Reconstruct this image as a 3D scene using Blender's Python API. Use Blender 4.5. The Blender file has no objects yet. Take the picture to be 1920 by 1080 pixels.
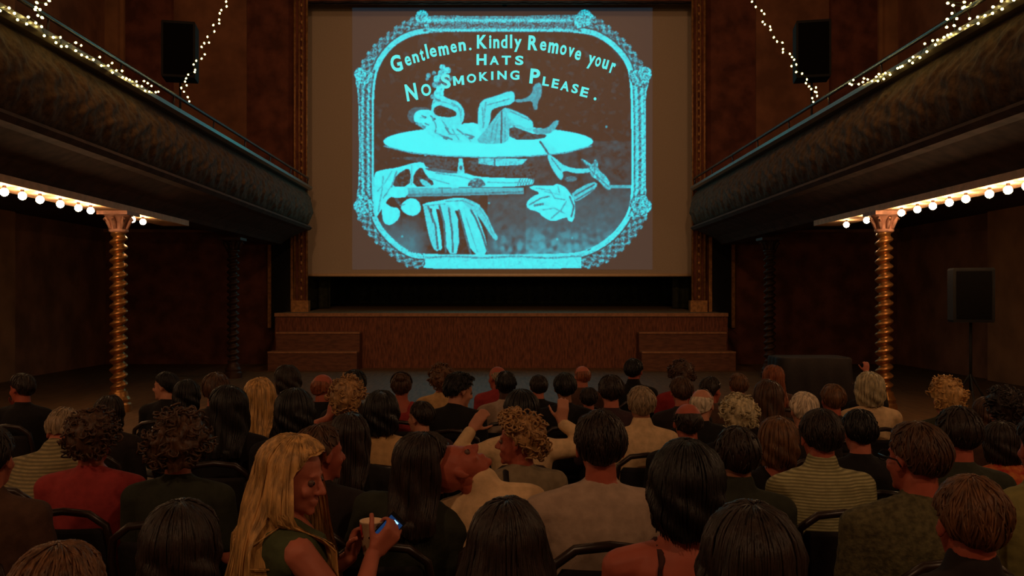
import bpy, math, random
import numpy as np
from mathutils import Vector, Matrix, noise

C = bpy.context.scene
COL = C.collection
PI = math.pi
F = 1600.0            # focal length in pixels of the 1920 frame
EYE = 1.80
CX, CY = 940.0, 560.0  # vanishing point of the hall

# ------------------------------------------------------------------ camera
cam_d = bpy.data.cameras.new('camera')
cam_d.sensor_width = 36.0
cam_d.lens = 36.0 * F / 1920.0
cam_d.shift_x = (960 - CX) / 1920.0
cam_d.shift_y = (CY - 540) / 1920.0
cam_d.clip_end = 200
cam = bpy.data.objects.new('camera', cam_d)
cam.location = (0, 0, EYE)
cam.rotation_euler = (PI / 2, 0, 0)
COL.objects.link(cam)
C.camera = cam

# ------------------------------------------------------------------ world, exposure
w = bpy.data.worlds.new('world'); C.world = w
w.use_nodes = True
w.node_tree.nodes['Background'].inputs[0].default_value = (0.0, 0.0, 0.0, 1)
w.node_tree.nodes['Background'].inputs[1].default_value = 0.0
C.view_settings.view_transform = 'Standard'
C.view_settings.look = 'None'
C.view_settings.exposure = 0.0
C.view_settings.gamma = 1.0
C.view_settings.use_curve_mapping = False
C.cycles.max_bounces = 5
C.cycles.diffuse_bounces = 3
C.cycles.glossy_bounces = 2
C.cycles.use_denoising = True
C.cycles.sample_clamp_indirect = 3.0

# ------------------------------------------------------------------ unseen fill lights (dim, high up behind and above the seats)
def point(name, loc, energy, col, r=0.25):
    l = bpy.data.lights.new(name, 'POINT'); l.energy = energy; l.color = col; l.shadow_soft_size = r
    o = bpy.data.objects.new(name, l); o.location = loc; COL.objects.link(o); return o
WARM = (1.0, 0.58, 0.30)
for (x, y, z, e) in ((-3.5, -2.5, 7.0, 270), (3.5, -2.5, 7.0, 270), (-3.5, 7.0, 10.8, 80), (3.5, 7.0, 10.8, 80), (0, 17.5, 11.2, 190)):  # rear pair follows the light on the audience; middle and stage ones are added
    point('unseen_fill_light', (x, y, z), e, WARM)
def spot(name, loc, aim, energy, col, ang, r=.15):
    l = bpy.data.lights.new(name, 'SPOT'); l.energy = energy; l.color = col; l.shadow_soft_size = r; l.spot_size = math.radians(ang); l.spot_blend = .6
    o = bpy.data.objects.new(name, l); o.location = loc; COL.objects.link(o)
    o.rotation_euler = (Vector(aim) - Vector(loc)).to_track_quat('-Z', 'Y').to_euler(); return o
for sx in (-1, 1): spot('added_stage_spot', (sx * 3.0, 3.0, 9.8), (sx * 3.5, 23.5, 4.4), 1000, (1.0, .50, .22), 62)  # unseen spots added to brighten the screen, front walls and stage

# ------------------------------------------------------------------ helpers
def lin(c):
    return tuple(((x / 255.0) / 12.92 if x / 255.0 <= 0.04045 else ((x / 255.0 + 0.055) / 1.055) ** 2.4) for x in c)

_m = {}
def mat(name, col, rough=0.75, metal=0.0, var=0.25, scale=8.0, bump=0.15, stretch=(1, 1, 1), emit=None, es=0.0, stripes=None, spec=0.3, col2=None, coat=0.0):
    if name in _m: return _m[name]
    m = bpy.data.materials.new(name); m.use_nodes = True
    nt = m.node_tree; b = nt.nodes['Principled BSDF']
    b.inputs['Roughness'].default_value = rough
    b.inputs['Metallic'].default_value = metal
    b.inputs['Specular IOR Level'].default_value = spec
    b.inputs['Coat Weight'].default_value = coat
    tc = nt.nodes.new('ShaderNodeTexCoord'); mp = nt.nodes.new('ShaderNodeMapping')
    mp.inputs['Scale'].default_value = stretch
    nt.links.new(tc.outputs['Object'], mp.inputs[0])
    n = nt.nodes.new('ShaderNodeTexNoise'); n.inputs['Scale'].default_value = scale; n.inputs['Detail'].default_value = 4
    nt.links.new(mp.outputs[0], n.inputs['Vector'])
    r = nt.nodes.new('ShaderNodeValToRGB')
    a = tuple(x * (1 - var) for x in col); c2 = col2 if col2 else tuple(min(1, x * (1 + var)) for x in col)
    r.color_ramp.elements[0].position = 0.35; r.color_ramp.elements[0].color = (*a, 1)
    r.color_ramp.elements[1].position = 0.65; r.color_ramp.elements[1].color = (*c2, 1)
    nt.links.new(n.outputs['Fac'], r.inputs[0])
    out = r.outputs[0]
    if stripes:
        axis, freq, scol = stripes
        wv = nt.nodes.new('ShaderNodeTexWave'); wv.wave_type = 'BANDS'; wv.bands_direction = axis
        wv.inputs['Scale'].default_value = freq; wv.inputs['Distortion'].default_value = 0.6; wv.inputs['Detail'].default_value = 1
        nt.links.new(tc.outputs['Object'], wv.inputs['Vector'])
        mx = nt.nodes.new('ShaderNodeMixRGB'); mx.inputs[2].default_value = (*scol, 1)
        nt.links.new(wv.outputs['Fac'], mx.inputs[0]); nt.links.new(out, mx.inputs[1]); out = mx.outputs[0]
    nt.links.new(out, b.inputs['Base Color'])
    if bump > 0:
        bp = nt.nodes.new('ShaderNodeBump'); bp.inputs['Strength'].default_value = bump; bp.inputs['Distance'].default_value = 0.02
        nt.links.new(n.outputs['Fac'], bp.inputs['Height']); nt.links.new(bp.outputs[0], b.inputs['Normal'])
    if emit:
        b.inputs['Emission Color'].default_value = (*emit, 1); b.inputs['Emission Strength'].default_value = es
    _m[name] = m
    return m

class MB:
    def __init__(s): s.v = []; s.f = []
    def add(s, vs, fs):
        o = len(s.v); s.v += [tuple(p) for p in vs]; s.f += [tuple(i + o for i in f) for f in fs]; return s
    def box(s, x0, x1, y0, y1, z0, z1, M=None):
        vs = [Vector((x, y, z)) for z in (z0, z1) for (x, y) in ((x0, y0), (x1, y0), (x1, y1), (x0, y1))]
        if M: vs = [M @ p for p in vs]
        return s.add(vs, [(3, 2, 1, 0), (4, 5, 6, 7), (0, 1, 5, 4), (1, 2, 6, 5), (2, 3, 7, 6), (3, 0, 4, 7)])
    def loft(s, rings, close=True):
        n = len(rings[0]); o = 0; vs = [p for r in rings for p in r]; fs = []
        for i in range(len(rings) - 1):
            for j in range(n):
                k = (j + 1) % n
                fs.append((i * n + j, i * n + k, (i + 1) * n + k, (i + 1) * n + j))
        if close:
            fs.append(tuple(range(n - 1, -1, -1))); b = (len(rings) - 1) * n; fs.append(tuple(range(b, b + n)))
        return s.add(vs, fs)
    def cap(s, a, b, ra, rb, seg=12, flat=1.0, up=None):
        a = Vector(a); b = Vector(b); d = b - a; L = d.length or 1e-5; d = d / L
        u = Vector(up) if up else (Vector((0, 0, 1)) if abs(d.z) < 0.9 else Vector((0, 1, 0)))
        x = d.cross(u).normalized(); y = x.cross(d).normalized()
        st = []
        for k in range(4): t = -PI / 2 + PI / 2 * (k + 0.35) / 3.35; st.append((a + d * (ra * math.sin(t)), ra * math.cos(t)))
        for k in range(4): t = PI / 2 * k / 3.35; st.append((b + d * (rb * math.sin(t)), rb * math.cos(t)))
        return s.loft([[c + x * (r * math.cos(2 * PI * j / seg)) + y * (flat * r * math.sin(2 * PI * j / seg)) for j in range(seg)] for c, r in st])
    def ell(s, c, r, M=None, nu=14, nv=8):
        c = Vector(c); rings = []
        for i in range(nv + 1):
            t = PI * (i + 0.25) / (nv + 0.5); rings.append([Vector((c.x + r[0] * math.sin(t) * math.cos(2 * PI * j / nu), c.y + r[1] * math.sin(t) * math.sin(2 * PI * j / nu), c.z - r[2] * math.cos(t))) for j in range(nu)])
        if M: rings = [[M @ p for p in q] for q in rings]
        return s.loft(rings)
    def tube(s, pts, r, seg=8, close=True):
        pts = [Vector(p) for p in pts]; rings = []; px = None
        for i, p in enumerate(pts):
            d = (pts[min(i + 1, len(pts) - 1)] - pts[max(i - 1, 0)]).normalized()
            if px is None: px = d.cross(Vector((0, 0, 1)) if abs(d.z) < 0.9 else Vector((0, 1, 0))).normalized()
            px = (px - d * px.dot(d)).normalized(); y = px.cross(d)
            rr = r[i] if isinstance(r, (list, tuple)) else r
            rings.append([p + px * (rr * math.cos(2 * PI * j / seg)) + y * (rr * math.sin(2 * PI * j / seg)) for j in range(seg)])
        return s.loft(rings, close)
    def lathe(s, prof, cx=0, cy=0, n=24, cz=0):
        return s.loft([[Vector((cx + r * math.cos(2 * PI * j / n), cy + r * math.sin(2 * PI * j / n), cz + z)) for j in range(n)] for r, z in prof])
    def me(s, name, m, smooth=True):
        me = bpy.data.meshes.new(name); me.from_pydata(s.v, [], s.f); me.update()
        if m: me.materials.append(m)
        if smooth: me.polygons.foreach_set('use_smooth', [True] * len(me.polygons))
        return me
    def build(s, name, m, parent=None, smooth=False, loc=None):
        o = bpy.data.objects.new(name, s.me(name, m, smooth)); COL.objects.link(o)
        if parent: o.parent = parent
        if loc: o.location = loc
        return o

def tag(o, label=None, cat=None, group=None, kind=None):
    if label: o['label'] = label
    if cat: o['category'] = cat
    if group: o['group'] = group
    if kind: o['kind'] = kind
    return o
def thing(name, label, cat, loc=(0, 0, 0), rz=0, group=None, scale=1.0):
    o = bpy.data.objects.new(name, None); COL.objects.link(o); o.empty_display_size = 0.1
    o.location = loc; o.rotation_euler = (0, 0, rz); o.scale = (scale,) * 3
    return tag(o, label, cat, group)
def struct(name, mb, m, label=None):
    o = mb.build(name, m); o['kind'] = 'structure'
    if label: o['label'] = label; 
    return o
def at(px, py, Y):   # a pixel of the photograph at depth Y
    return Vector(((px - CX) * Y / F, Y, EYE - (py - CY) * Y / F))
def sm(a, b, x):
    t = max(0.0, min(1.0, (x - a) / (b - a))); return t * t * (3 - 2 * t)

# ------------------------------------------------------------------ materials
M_floor = mat('floor_boards', lin((96, 72, 46)), 0.6, var=0.3, scale=3, stretch=(6, 0.6, 1), bump=0.1)
M_stagefl = mat('stage_boards', lin((112, 96, 74)), 0.5, var=0.25, scale=4, stretch=(8, 0.6, 1), bump=0.1)
M_wall = mat('bare_plaster', lin((126, 84, 60)), 0.9, var=0.30, scale=1.3, bump=0.4)
M_wall2 = mat('pale_plaster', lin((140, 98, 66)), 0.9, var=0.2, scale=1.5, bump=0.3)
M_brick = mat('red_brown_wall', lin((98, 56, 42)), 0.9, var=0.35, scale=2.5, bump=0.5)
M_ceil = mat('ceiling_plaster', lin((110, 84, 62)), 0.9, var=0.2, scale=1)
M_balc = mat('balcony_relief', lin((84, 62, 40)), 0.85, var=0.35, scale=14, bump=0.6)
M_ledge = mat('ledge_paint', lin((92, 80, 64)), 0.28, spec=.7, var=0.15, scale=6, bump=0.1)
M_cove = mat('cove_plaster', lin((74, 56, 46)), 0.85, var=0.25, scale=5, bump=0.2)
M_cream = mat('cream_fascia', lin((222, 178, 138)), 0.6, var=0.12, scale=9, bump=0.15)
M_rail = mat('rail_paint', lin((46, 38, 34)), 0.25, var=0.2, scale=6, bump=0.05, spec=0.5)
M_gilt = mat('gilt_moulding', lin((150, 106, 62)), 0.5, metal=0.35, var=0.3, scale=12, bump=0.3)
M_brass = mat('twisted_gilt', lin((172, 122, 70)), 0.34, metal=0.75, var=0.2, scale=10, bump=0.1)
M_capm = mat('capital_paint', lin((190, 140, 118)), 0.6, var=0.2, scale=12, bump=0.3)
M_black = mat('black_paint', lin((9, 8, 8)), 0.75, var=0.2, scale=20, bump=0.1)
M_grille = mat('black_mesh_grille', lin((8, 7, 7)), 0.9, spec=.1, var=0.5, scale=200, bump=0.5)
M_front = mat('stage_front_boards', lin((100, 58, 40)), 0.8, var=0.4, scale=9, stretch=(3, 1, 0.6), bump=0.35)
M_step = mat('step_boards', lin((92, 56, 38)), 0.7, var=0.25, scale=5, stretch=(1, 4, 4), bump=0.2)
M_nose = mat('pale_step_edge', lin((140, 96, 66)), 0.6, var=0.2, scale=12)  # paler than the step boards, for treads and nosings
M_drape = mat('dark_drape', lin((54, 58, 44)), 0.95, var=0.3, scale=8)
M_wood = mat('dark_bentwood', lin((38, 24, 18)), 0.35, var=0.2, scale=10, spec=0.5)
M_pad = mat('black_chair_pad', lin((26, 20, 20)), 0.8, var=0.2, scale=30)
M_wire = mat('green_wire', lin((30, 44, 26)), 0.6, var=0.2)
M_bulb = mat('glowing_bulb', (1, .8, .5), 0.3, var=0.0, emit=(1.0, 0.60, 0.30), es=95.0, bump=0)
M_dimbulb = mat('glowing_bulb_dim', (1, .8, .5), 0.3, var=0.0, emit=(1.0, 0.62, 0.32), es=60.0, bump=0)
M_fairy = mat('glowing_fairy_bulb', (1, .9, .6), 0.3, var=0.0, emit=(1.0, 0.80, 0.25), es=13.0, bump=0)
M_sock = mat('bulb_socket', lin((60, 44, 36)), 0.5, var=0.1)

# ------------------------------------------------------------------ the hall
HX = 10.9; YB = 23.5; YF = -6.0; HZ = 12.0
struct('floor', MB().box(-HX, HX, YF, 31, -0.2, 0), M_floor)
struct('ceiling', MB().box(-HX, HX, YF, 31, HZ, HZ + 0.2), M_ceil)
struct('wall_left', MB().box(-HX - 0.2, -HX, YF, YB + .3, 0, HZ), M_wall)
struct('wall_right', MB().box(HX, HX + 0.2, YF, YB + .3, 0, HZ), M_wall)
struct('wall_back', MB().box(-HX, HX, YF - 0.2, YF, 0, HZ), M_wall)
PX0, PX1 = -5.50, 5.42
wf = MB(); wf.box(-HX, PX0, YB, YB + .3, 0, HZ); wf.box(PX1, HX, YB, YB + .3, 0, HZ); wf.box(PX0, PX1, YB, YB + .3, 10.0, HZ)
struct('wall_front', wf, M_brick)
struct('wall_stage', MB().box(-8, 8, 30.4, 30.6, 0, HZ), M_drape)
struct('wall_stage_left', MB().box(-8.2, -8, YB + .3, 30.4, 0, HZ), M_drape)
struct('wall_stage_right', MB().box(8, 8.2, YB + .3, 30.4, 0, HZ), M_drape)
# pilasters and strips on the walls
n = 1
for sx in (-1, 1):
    mb = MB(); mb.box(*sorted((sx * (HX - .16), sx * HX)), 17.4, 18.85, 0, HZ); struct('trim_%d' % n, mb, M_wall2); n += 1
    mb = MB(); mb.box(*sorted((sx * 10.46, sx * 10.36)), YB - .1, YB, 4.6, HZ); mb.box(*sorted((sx * HX, sx * 10.46)), YB - .05, YB, 3.9, HZ)
    struct('trim_%d' % n, mb, M_wall2); n += 1
    mb = MB(); mb.box(*sorted((sx * 9.0, sx * 7.0)), YB - .06, YB, 4.6, HZ)
    struct('trim_%d' % n, mb, M_wall); n += 1
    mb = MB(); mb.box(*sorted((sx * 7.9, sx * HX)), YB - .12, YB, 3.62, 3.9); struct('trim_%d' % n, mb, M_wall); n += 1

# door-like dark openings beside the stage, under the balconies
for k, sx in enumerate((-1, 1)):
    d = thing('door_%d' % (k + 1), None, None); d['kind'] = 'structure'
    x0, x1 = sorted((sx * 5.78, sx * 6.32))
    MB().box(x0, x1, YB - .05, YB - .002, 1.0, 3.6).build('door_panel', M_black, d)
    fr = MB(); fr.box(x0 - .09, x0, YB - .1, YB, 1.0, 3.7); fr.box(x1, x1 + .09, YB - .1, YB, 1.0, 3.7); fr.box(x0, x1, YB - .1, YB, 3.6, 3.7)
    fr.build('door_frame', M_gilt, d)

# proscenium pilasters, beaded
for sx, xs, side in ((-1, (-5.68, -5.30), 'left'), (1, (5.20, 5.58), 'right')):
    t = thing('proscenium_pilaster', 'tall gilt beaded pilaster framing the %s edge of the film screen' % side, 'pilaster', (0, 0, 0))
    MB().box(xs[0] + .03, xs[1] - .03, YB - .16, YB - .002, 1.46, 11.9).build('shaft', M_brick, t)
    for q, xx in enumerate((xs[0] + .03, xs[0] + .15, xs[1] - .13, xs[1] - .02)):
        MB().tube([(xx, YB - .17, 1.44), (xx, YB - .17, 11.9)], 0.035 if q in (0, 3) else .02, 10).build('moulding', M_gilt, t, True)
    b = MB(); z = 1.6; xm = (xs[0] + xs[1]) / 2 + .02
    while z < 11.8: b.ell((xm, YB - .17, z), (.045, .03, .06), nu=8, nv=5); z += 0.235
    b.build('bead_row', M_gilt, t, True)
    base = MB(); base.box(xs[0] - .04, xs[1] + .04, YB - .24, YB - .001, 1.432, 1.75); base.build('plinth', M_gilt, t)

# ------------------------------------------------------------------ the stage
SY = 22.1; SZ = 1.43
st = thing('stage', 'raised wooden stage with brown panelled front below the screen', 'stage', (0, 0, 0))
MB().box(-5.87, 5.87, SY + .03, SY + .12, 0, SZ - .06).build('stage_front', M_front, st)
fl = MB()
def rake(y): return SZ + max(0, y - 23.0) * 0.034
ys = [(SY, 5.87), (23.0, 5.87), (23.45, 5.87), (23.46, 5.36), (30.3, 5.36)]
rs = [[Vector((a * hw, y, rake(y) + dz)) for a, dz in ((-1, 0), (1, 0), (1, -.1), (-1, -.1))] for y, hw in ys]
fl.loft(rs); fl.build('stage_floor', M_stagefl, st)
MB().box(-5.87, 5.87, SY - .03, SY + .03, SZ - .09, SZ - .005).build('front_nosing', M_nose, st)
for i in range(9):
    x = -5.8 + i * 1.45; MB().box(x - .03, x + .03, SY + .01, SY + .03, .05, SZ - .1).build('batten', M_front, st)
for side, xa, xb in (('left', -5.72, -3.60), ('right', 3.50, 5.72)):
    t = thing('stage_steps', 'flight of wide wooden steps against the %s end of the stage front' % side, 'steps')
    for k, (zt, y0) in enumerate(((.95, SY - .42), (.48, SY - .84))):
        MB().box(xa - k * .10 * (side == 'left'), xb + k * .12 * (side == 'right'), y0, y0 + .42, 0, zt - .04).build('riser', M_step, t)
        MB().box(xa - k * .10 * (side == 'left'), xb + k * .12 * (side == 'right'), y0 - .03, y0 + .42, zt - .04, zt).build('tread', M_nose, t)

# backdrop and legs behind the screen
def drape(x0, x1, y, z0, z1, amp=.06, wl=.35, n=160):
    mb = MB(); r0 = []; r1 = []
    for i in range(n + 1):
        x = x0 + (x1 - x0) * i / n; yy = y + amp * math.sin(2 * PI * x / wl) + amp * .5 * math.sin(2 * PI * x / wl * .37 + 1)
        r0.append(Vector((x, yy, z0))); r1.append(Vector((x, yy, z1)))
    vs = r0 + r1 + [p + Vector((0, .03, 0)) for p in r0] + [p + Vector((0, .03, 0)) for p in r1]; N = n + 1
    fs = []
    for i in range(n):
        fs += [(i, i + 1, N + i + 1, N + i), (2 * N + i + 1, 2 * N + i, 3 * N + i, 3 * N + i + 1), (N + i, N + i + 1, 3 * N + i + 1, 3 * N + i), (i + 1, i, 2 * N + i, 2 * N + i + 1)]
    fs += [(0, N, 3 * N, 2 * N), (N + n, n, 2 * N + n, 3 * N + n)]
    return mb.add(vs, fs)
tag(drape(-7.6, 7.6, 28.4, rake(28.4) + .02, 11.5).build('backdrop_curtain', M_drape, None, True), 'dark greenish curtain at the back of the stage under the screen', 'curtain')
for sx, side in ((-1, 'left'), (1, 'right')):
    a, b = sorted((sx * 5.05, sx * 6.4))
    tag(drape(a, b, 25.2, rake(25.2) + .02, 11.5, n=40).build('stage_leg_curtain', M_drape, None, True), 'narrow dark side curtain at the %s wing, just behind the screen' % side, 'curtain')
# pelmet over the screen
tag(drape(-5.45, 5.38, 23.66, 9.98, 11.2, .03, n=90).build('pelmet_curtain', M_black, None, True), 'black pelmet strip hanging just above the top edge of the screen', 'pelmet')

# ------------------------------------------------------------------ the projection screen with its lantern slide
YS = 24.3
KS = YS / F
scr = thing('projection_screen', 'large pale hanging film screen showing a cyan lantern slide', 'screen', at(940, 519, YS))
def sp(px, py, dy=0.0):
    p = at(px, py, YS - dy); p = Vector(((px - CX) * KS, YS - dy, EYE - (py - CY) * KS)); return p - scr.location
m_scr = mat('screen_cloth', lin((166, 150, 132)), 0.9, var=0.04, scale=30, bump=0.03)
s0 = sp(566, 519); s1 = sp(1306, -12)
MB().box(s0.x, s1.x, 0.0, .012, s0.z + .04, s1.z).build('screen_cloth', m_scr, scr)
MB().tube([(s0.x, .0, .045), (s1.x, .0, .045)], .045, 12).build('bottom_batten', mat('batten_cloth', lin((225, 190, 150)), .8, var=.05), scr, True)
MB().box(s0.x, s1.x, -.02, .03, s1.z, s1.z + .1).build('top_batten', M_black, scr)
MB().box(sp(944, 0).x - .03, sp(948, 0).x + .03, -.03, .0, sp(0, 12).z, s1.z).build('hanging_strap', M_black, scr)

# --- raster of what is projected (units U: x = (px-640)*3.1767, y = py*3.1767)
def projected():
    K = 1906 / 600.0
    X0, X1, Y0, Y1 = 660, 1224, 14, 506
    W = X1 - X0; H = Y1 - Y0
    ss = 1
    gx = (np.arange(W) + .5 + X0 - 640) * K; gy = (np.arange(H) + .5 + Y0) * K
    GX, GY = np.meshgrid(gx, gy)
    rng = np.random.RandomState(4)
    def blur(a, n):
        for _ in range(n):
            b = np.pad(a, 1, mode='edge'); a = (b[:-2, 1:-1] + b[2:, 1:-1] + b[1:-1, :-2] + b[1:-1, 2:] + 4 * a) / 8
        return a
    def nz(n):
        a = blur(rng.rand(H, W), n); a = (a - a.mean()) / (a.std() + 1e-9); return a
    n1, n2, n3 = nz(1), nz(4), nz(40)
    def pin(poly):
        P = np.array(poly, float); ins = np.zeros(GX.shape, bool)
        for (xa, ya), (xb, yb) in zip(P, np.roll(P, -1, 0)):
            if ya == yb: continue
            c = ((ya > GY) != (yb > GY)) & (GX < (xb - xa) * (GY - ya) / (yb - ya) + xa); ins ^= c
        return ins
    def dist(poly):
        P = np.array(poly, float); D = np.full(GX.shape, 1e9)
        for (xa, ya), (xb, yb) in zip(P, np.roll(P, -1, 0)):
            L = (xb - xa) ** 2 + (yb - ya) ** 2
            t = np.clip(((GX - xa) * (xb - xa) + (GY - ya) * (yb - ya)) / L, 0, 1)
            D = np.minimum(D, np.hypot(GX - xa - t * (xb - xa), GY - ya - t * (yb - ya)))
        return D
    def sub(poly, it=2):    # corner cutting
        for _ in range(it):
            q = []
            for a, b in zip(poly, poly[1:] + poly[:1]):
                q += [(a[0] * .75 + b[0] * .25, a[1] * .75 + b[1] * .25), (a[0] * .25 + b[0] * .75, a[1] * .25 + b[1] * .75)]
            poly = q
        return poly
    V = np.zeros((H, W))
    outer = [(480, 90), (960, 98), (1430, 85), (1520, 100), (1620, 180), (1720, 270), (1770, 350), (1832, 430), (1835, 490), (1812, 560), (1815, 850), (1812, 1150), (1835, 1220), (1815, 1310), (1740, 1420), (1640, 1520), (1540, 1585), (1400, 1600), (950, 1600), (420, 1600), (330, 1550), (170, 1410), (82, 1270), (90, 1180), (103, 1080), (104, 850), (100, 560), (80, 470), (100, 410), (190, 270), (300, 180), (400, 115)]
    inner = [(500, 190), (960, 190), (1450, 190), (1580, 250), (1680, 350), (1722, 460), (1728, 850), (1728, 1190), (1690, 1300), (1600, 1410), (1470, 1490), (1350, 1512), (950, 1515), (500, 1515), (390, 1495), (260, 1380), (205, 1280), (196, 1180), (194, 850), (194, 490), (245, 350), (345, 245)]
    io, ii = pin(sub(outer, 1)), pin(sub(inner, 2))
    ring = io & ~ii
    di = dist(sub(inner, 2)); do = dist(sub(outer, 1))
    ang = np.arctan2(GY - 845, GX - 960)
    arc = np.where(np.abs(GX - 960) * 0.9 > np.abs(GY - 845), GY, GX)
    fv = .47 + .20 * n1 + .30 * np.cos(di / 5.4) + .12 * np.sin(arc / 6.0 + di / 6)
    fv = np.where(di < 14, .85 + .1 * n1, fv)
    fv = np.where(do < 10, .62 + .25 * n1, fv)
    fv += .18 * (GX > 1000) * (np.abs(GY - 845) < 600)
    bot = sm_np(1490, 1530, GY)
    fv = fv * (1 - bot) + bot * (.9 + .1 * n1 - .35 * (np.abs(GY - 1532 - 4 * np.sin(GX / 60)) < 6))
    top = (GY < 210) & (GX > 520) & (GX < 1380)
    fv = np.where(top, .42 + .2 * n1 + .4 * np.exp(-((GY - 122) / 9) ** 2) + .5 * np.exp(-((GY - 180) / 8) ** 2) - .15 * np.exp(-((GY - 150) / 10) ** 2), fv)
    # corner swells
    for cx, cy, r in ((480, 110, 60), (1440, 120, 75), (130, 450, 60), (1785, 450, 70), (130, 1220, 62), (1785, 1220, 66), (430, 1555, 70), (1500, 1550, 70)):
        d = np.hypot(GX - cx, GY - cy); fv = np.where(d < r, .55 + .35 * n1 + .25 * np.cos(d / 7), fv)
    # scalloped lace on the four arcs
    diag = (np.abs(GX - 960) > 470) & ((GY < 420) | (GY > 1290))
    lace = np.clip(.45 + .45 * np.sin(ang * 105 + .6 * n2) * np.cos(do / 7) + .25 * n1, 0, 1)
    fv = np.where(diag & (di > 34), .78 * lace, fv)
    fv = np.where(diag & (di <= 34) & (di > 8), .84 + .10 * n2, fv)
    fv = np.where(diag & (np.abs(di - 36) < 4), .12, fv)
    V_out = diag & ~io & (do < 8) & (np.sin(ang * 105) > .2)
    V = np.where(ring, np.clip(fv, 0.05, 1), V)
    V = np.where(V_out, .5 + .2 * n1, V)
    for cx, cy, r in ((480, 100, 40), (1450, 108, 50), (112, 440, 36), (1808, 440, 42), (110, 1228, 38), (1808, 1228, 42)):
        d = np.hypot(GX - cx, GY - cy); V = np.where((d < r) & ~ii, np.clip(.68 + .32 * n1 + .12 * np.cos(d / 5), .05, 1), V)
    # the dim ground inside the frame
    g = .045 + .012 * n2 + .02 * n3
    g = np.where((GY > 840) & (GX > 1100), g + .06, g)
    g += .28 * sm_np(1290, 1500, GY) * np.clip(.8 + .3 * n3, 0, 1.2) * sm_np(850, 1000, GX + 0.1 * (1700 - GY))
    g += .30 * sm_np(1230, 1480, GY) * (1 - sm_np(420, 560, GX))
    g += .12 * sm_np(1080, 1230, GY) * (GX > 870)
    V = np.where(ii, np.clip(g, .02, .6), V)
    mask = ii
    def put(poly, val, tex=.05, shade=None, smo=1):
        k = pin(sub(poly, smo) if smo else poly) & mask
        vv = val + tex * n2
        if shade: vv = vv + shade[0] * (GX - shade[2]) / 300 + shade[1] * (GY - shade[3]) / 300
        V[k] = np.clip(vv[k] if np.ndim(vv) else vv, 0, 1)
    def el(cx, cy, rx, ry, val, tex=.05, rot=0):
        c, s_ = math.cos(rot), math.sin(rot); dx, dy = GX - cx, GY - cy
        k = (((dx * c + dy * s_) / rx) ** 2 + ((-dx * s_ + dy * c) / ry) ** 2 < 1) & mask
        V[k] = np.clip((val + tex * n2)[k], 0, 1)
    def ln(pts, wd, val):
        P = list(zip(pts[:-1], pts[1:])); D = np.full(GX.shape, 1e9)
        for (xa, ya), (xb, yb) in P:
            L = (xb - xa) ** 2 + (yb - ya) ** 2 + 1e-9; t = np.clip(((GX - xa) * (xb - xa) + (GY - ya) * (yb - ya)) / L, 0, 1)
            D = np.minimum(D, np.hypot(GX - xa - t * (xb - xa), GY - ya - t * (yb - ya)))
        k = (D < wd) & mask; V[k] = np.clip((val + .06 * n2)[k], 0, 1)
    # heap of cloth, left
    put([(190, 1030), (245, 1010), (330, 1000), (420, 972), (490, 962), (505, 1000), (640, 1025), (735, 1028), (800, 1052), (950, 1060), (1155, 1060), (1135, 1112), (640, 1116), (395, 1130), (290, 1170), (250, 1230), (200, 1310), (190, 1200)], .95)
    put([(290, 1112), (330, 1040), (400, 998), (414, 1030), (408, 1110)], .08)
    put([(425, 1110), (432, 1030), (480, 990), (500, 1040), (560, 1095), (520, 1112)], .08)
    put([(460, 1065), (500, 1070), (545, 1112), (490, 1112)], .8)
    put([(490, 1000), (560, 1000), (700, 1024), (740, 1028), (640, 1034), (520, 1018)], .3)
    ln([(250, 1180), (300, 1110), (330, 1020)], 5, .55); ln([(220, 1260), (240, 1150), (250, 1050)], 5, .6)
    put([(750, 1114), (760, 1080), (800, 1058), (840, 1066), (868, 1114)], .34, .12)
    for k_ in range(6): ln([(1050 + 16 * k_, 1104), (1066 + 16 * k_, 1066)], 3, .45)
    put([(240, 940), (500, 930), (690, 950), (690, 1010), (520, 1000), (480, 960)], .14)
    # brim of the hat
    el(875, 843, 624, 92, .98, .02)
    put([(1180, 845), (1230, 850), (1300, 900), (1220, 930), (1200, 880)], .9)
    ln([(1185, 845), (1240, 925)], 6, .25)
    for k_ in range(0): pass
    put([(735, 940), (1110, 942), (1180, 1050), (1000, 1058), (760, 1030)], .12)
    put([(815, 942), (1112, 946), (1075, 982), (930, 990), (815, 975)], .78, .1, None, 0)
    ln([(912, 945), (914, 986)], 4, .3)
    put([(700, 945), (722, 945), (735, 1028), (690, 1028)], .85, smo=0)
    el(712, 1000, 9, 14, .3)
    # the reclining man
    put([(395, 700), (405, 655), (440, 640), (470, 700), (440, 730)], .42)
    put([(420, 655), (500, 642), (545, 668), (580, 720), (560, 775), (500, 775), (455, 745), (425, 710)], .96)
    ln([(448, 735), (500, 760)], 8, .45); el(555, 725, 12, 24, .2); ln([(470, 700), (500, 705)], 3, .6)
    put([(510, 740), (600, 690), (720, 740), (790, 770), (900, 800), (880, 850), (640, 850), (520, 810), (500, 770)], .92)
    put([(700, 735), (820, 730), (840, 790), (760, 800)], .95)
    for a in ([(600, 810), (660, 830)], [(690, 770), (730, 800)], [(740, 800), (790, 815)], [(620, 760), (650, 800)]): ln(a, 5, .45)
    el(625, 822, 20, 9, .35); el(770, 822, 16, 8, .4)
    put([(535, 640), (550, 580), (590, 560), (640, 590), (700, 605), (738, 665), (722, 740), (680, 750), (600, 720), (535, 690)], .88)
    put([(545, 650), (580, 625), (625, 640), (680, 660), (690, 690), (640, 700), (560, 690)], .05)
    ln([(660, 615), (700, 640), (712, 700)], 5, .6)
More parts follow.
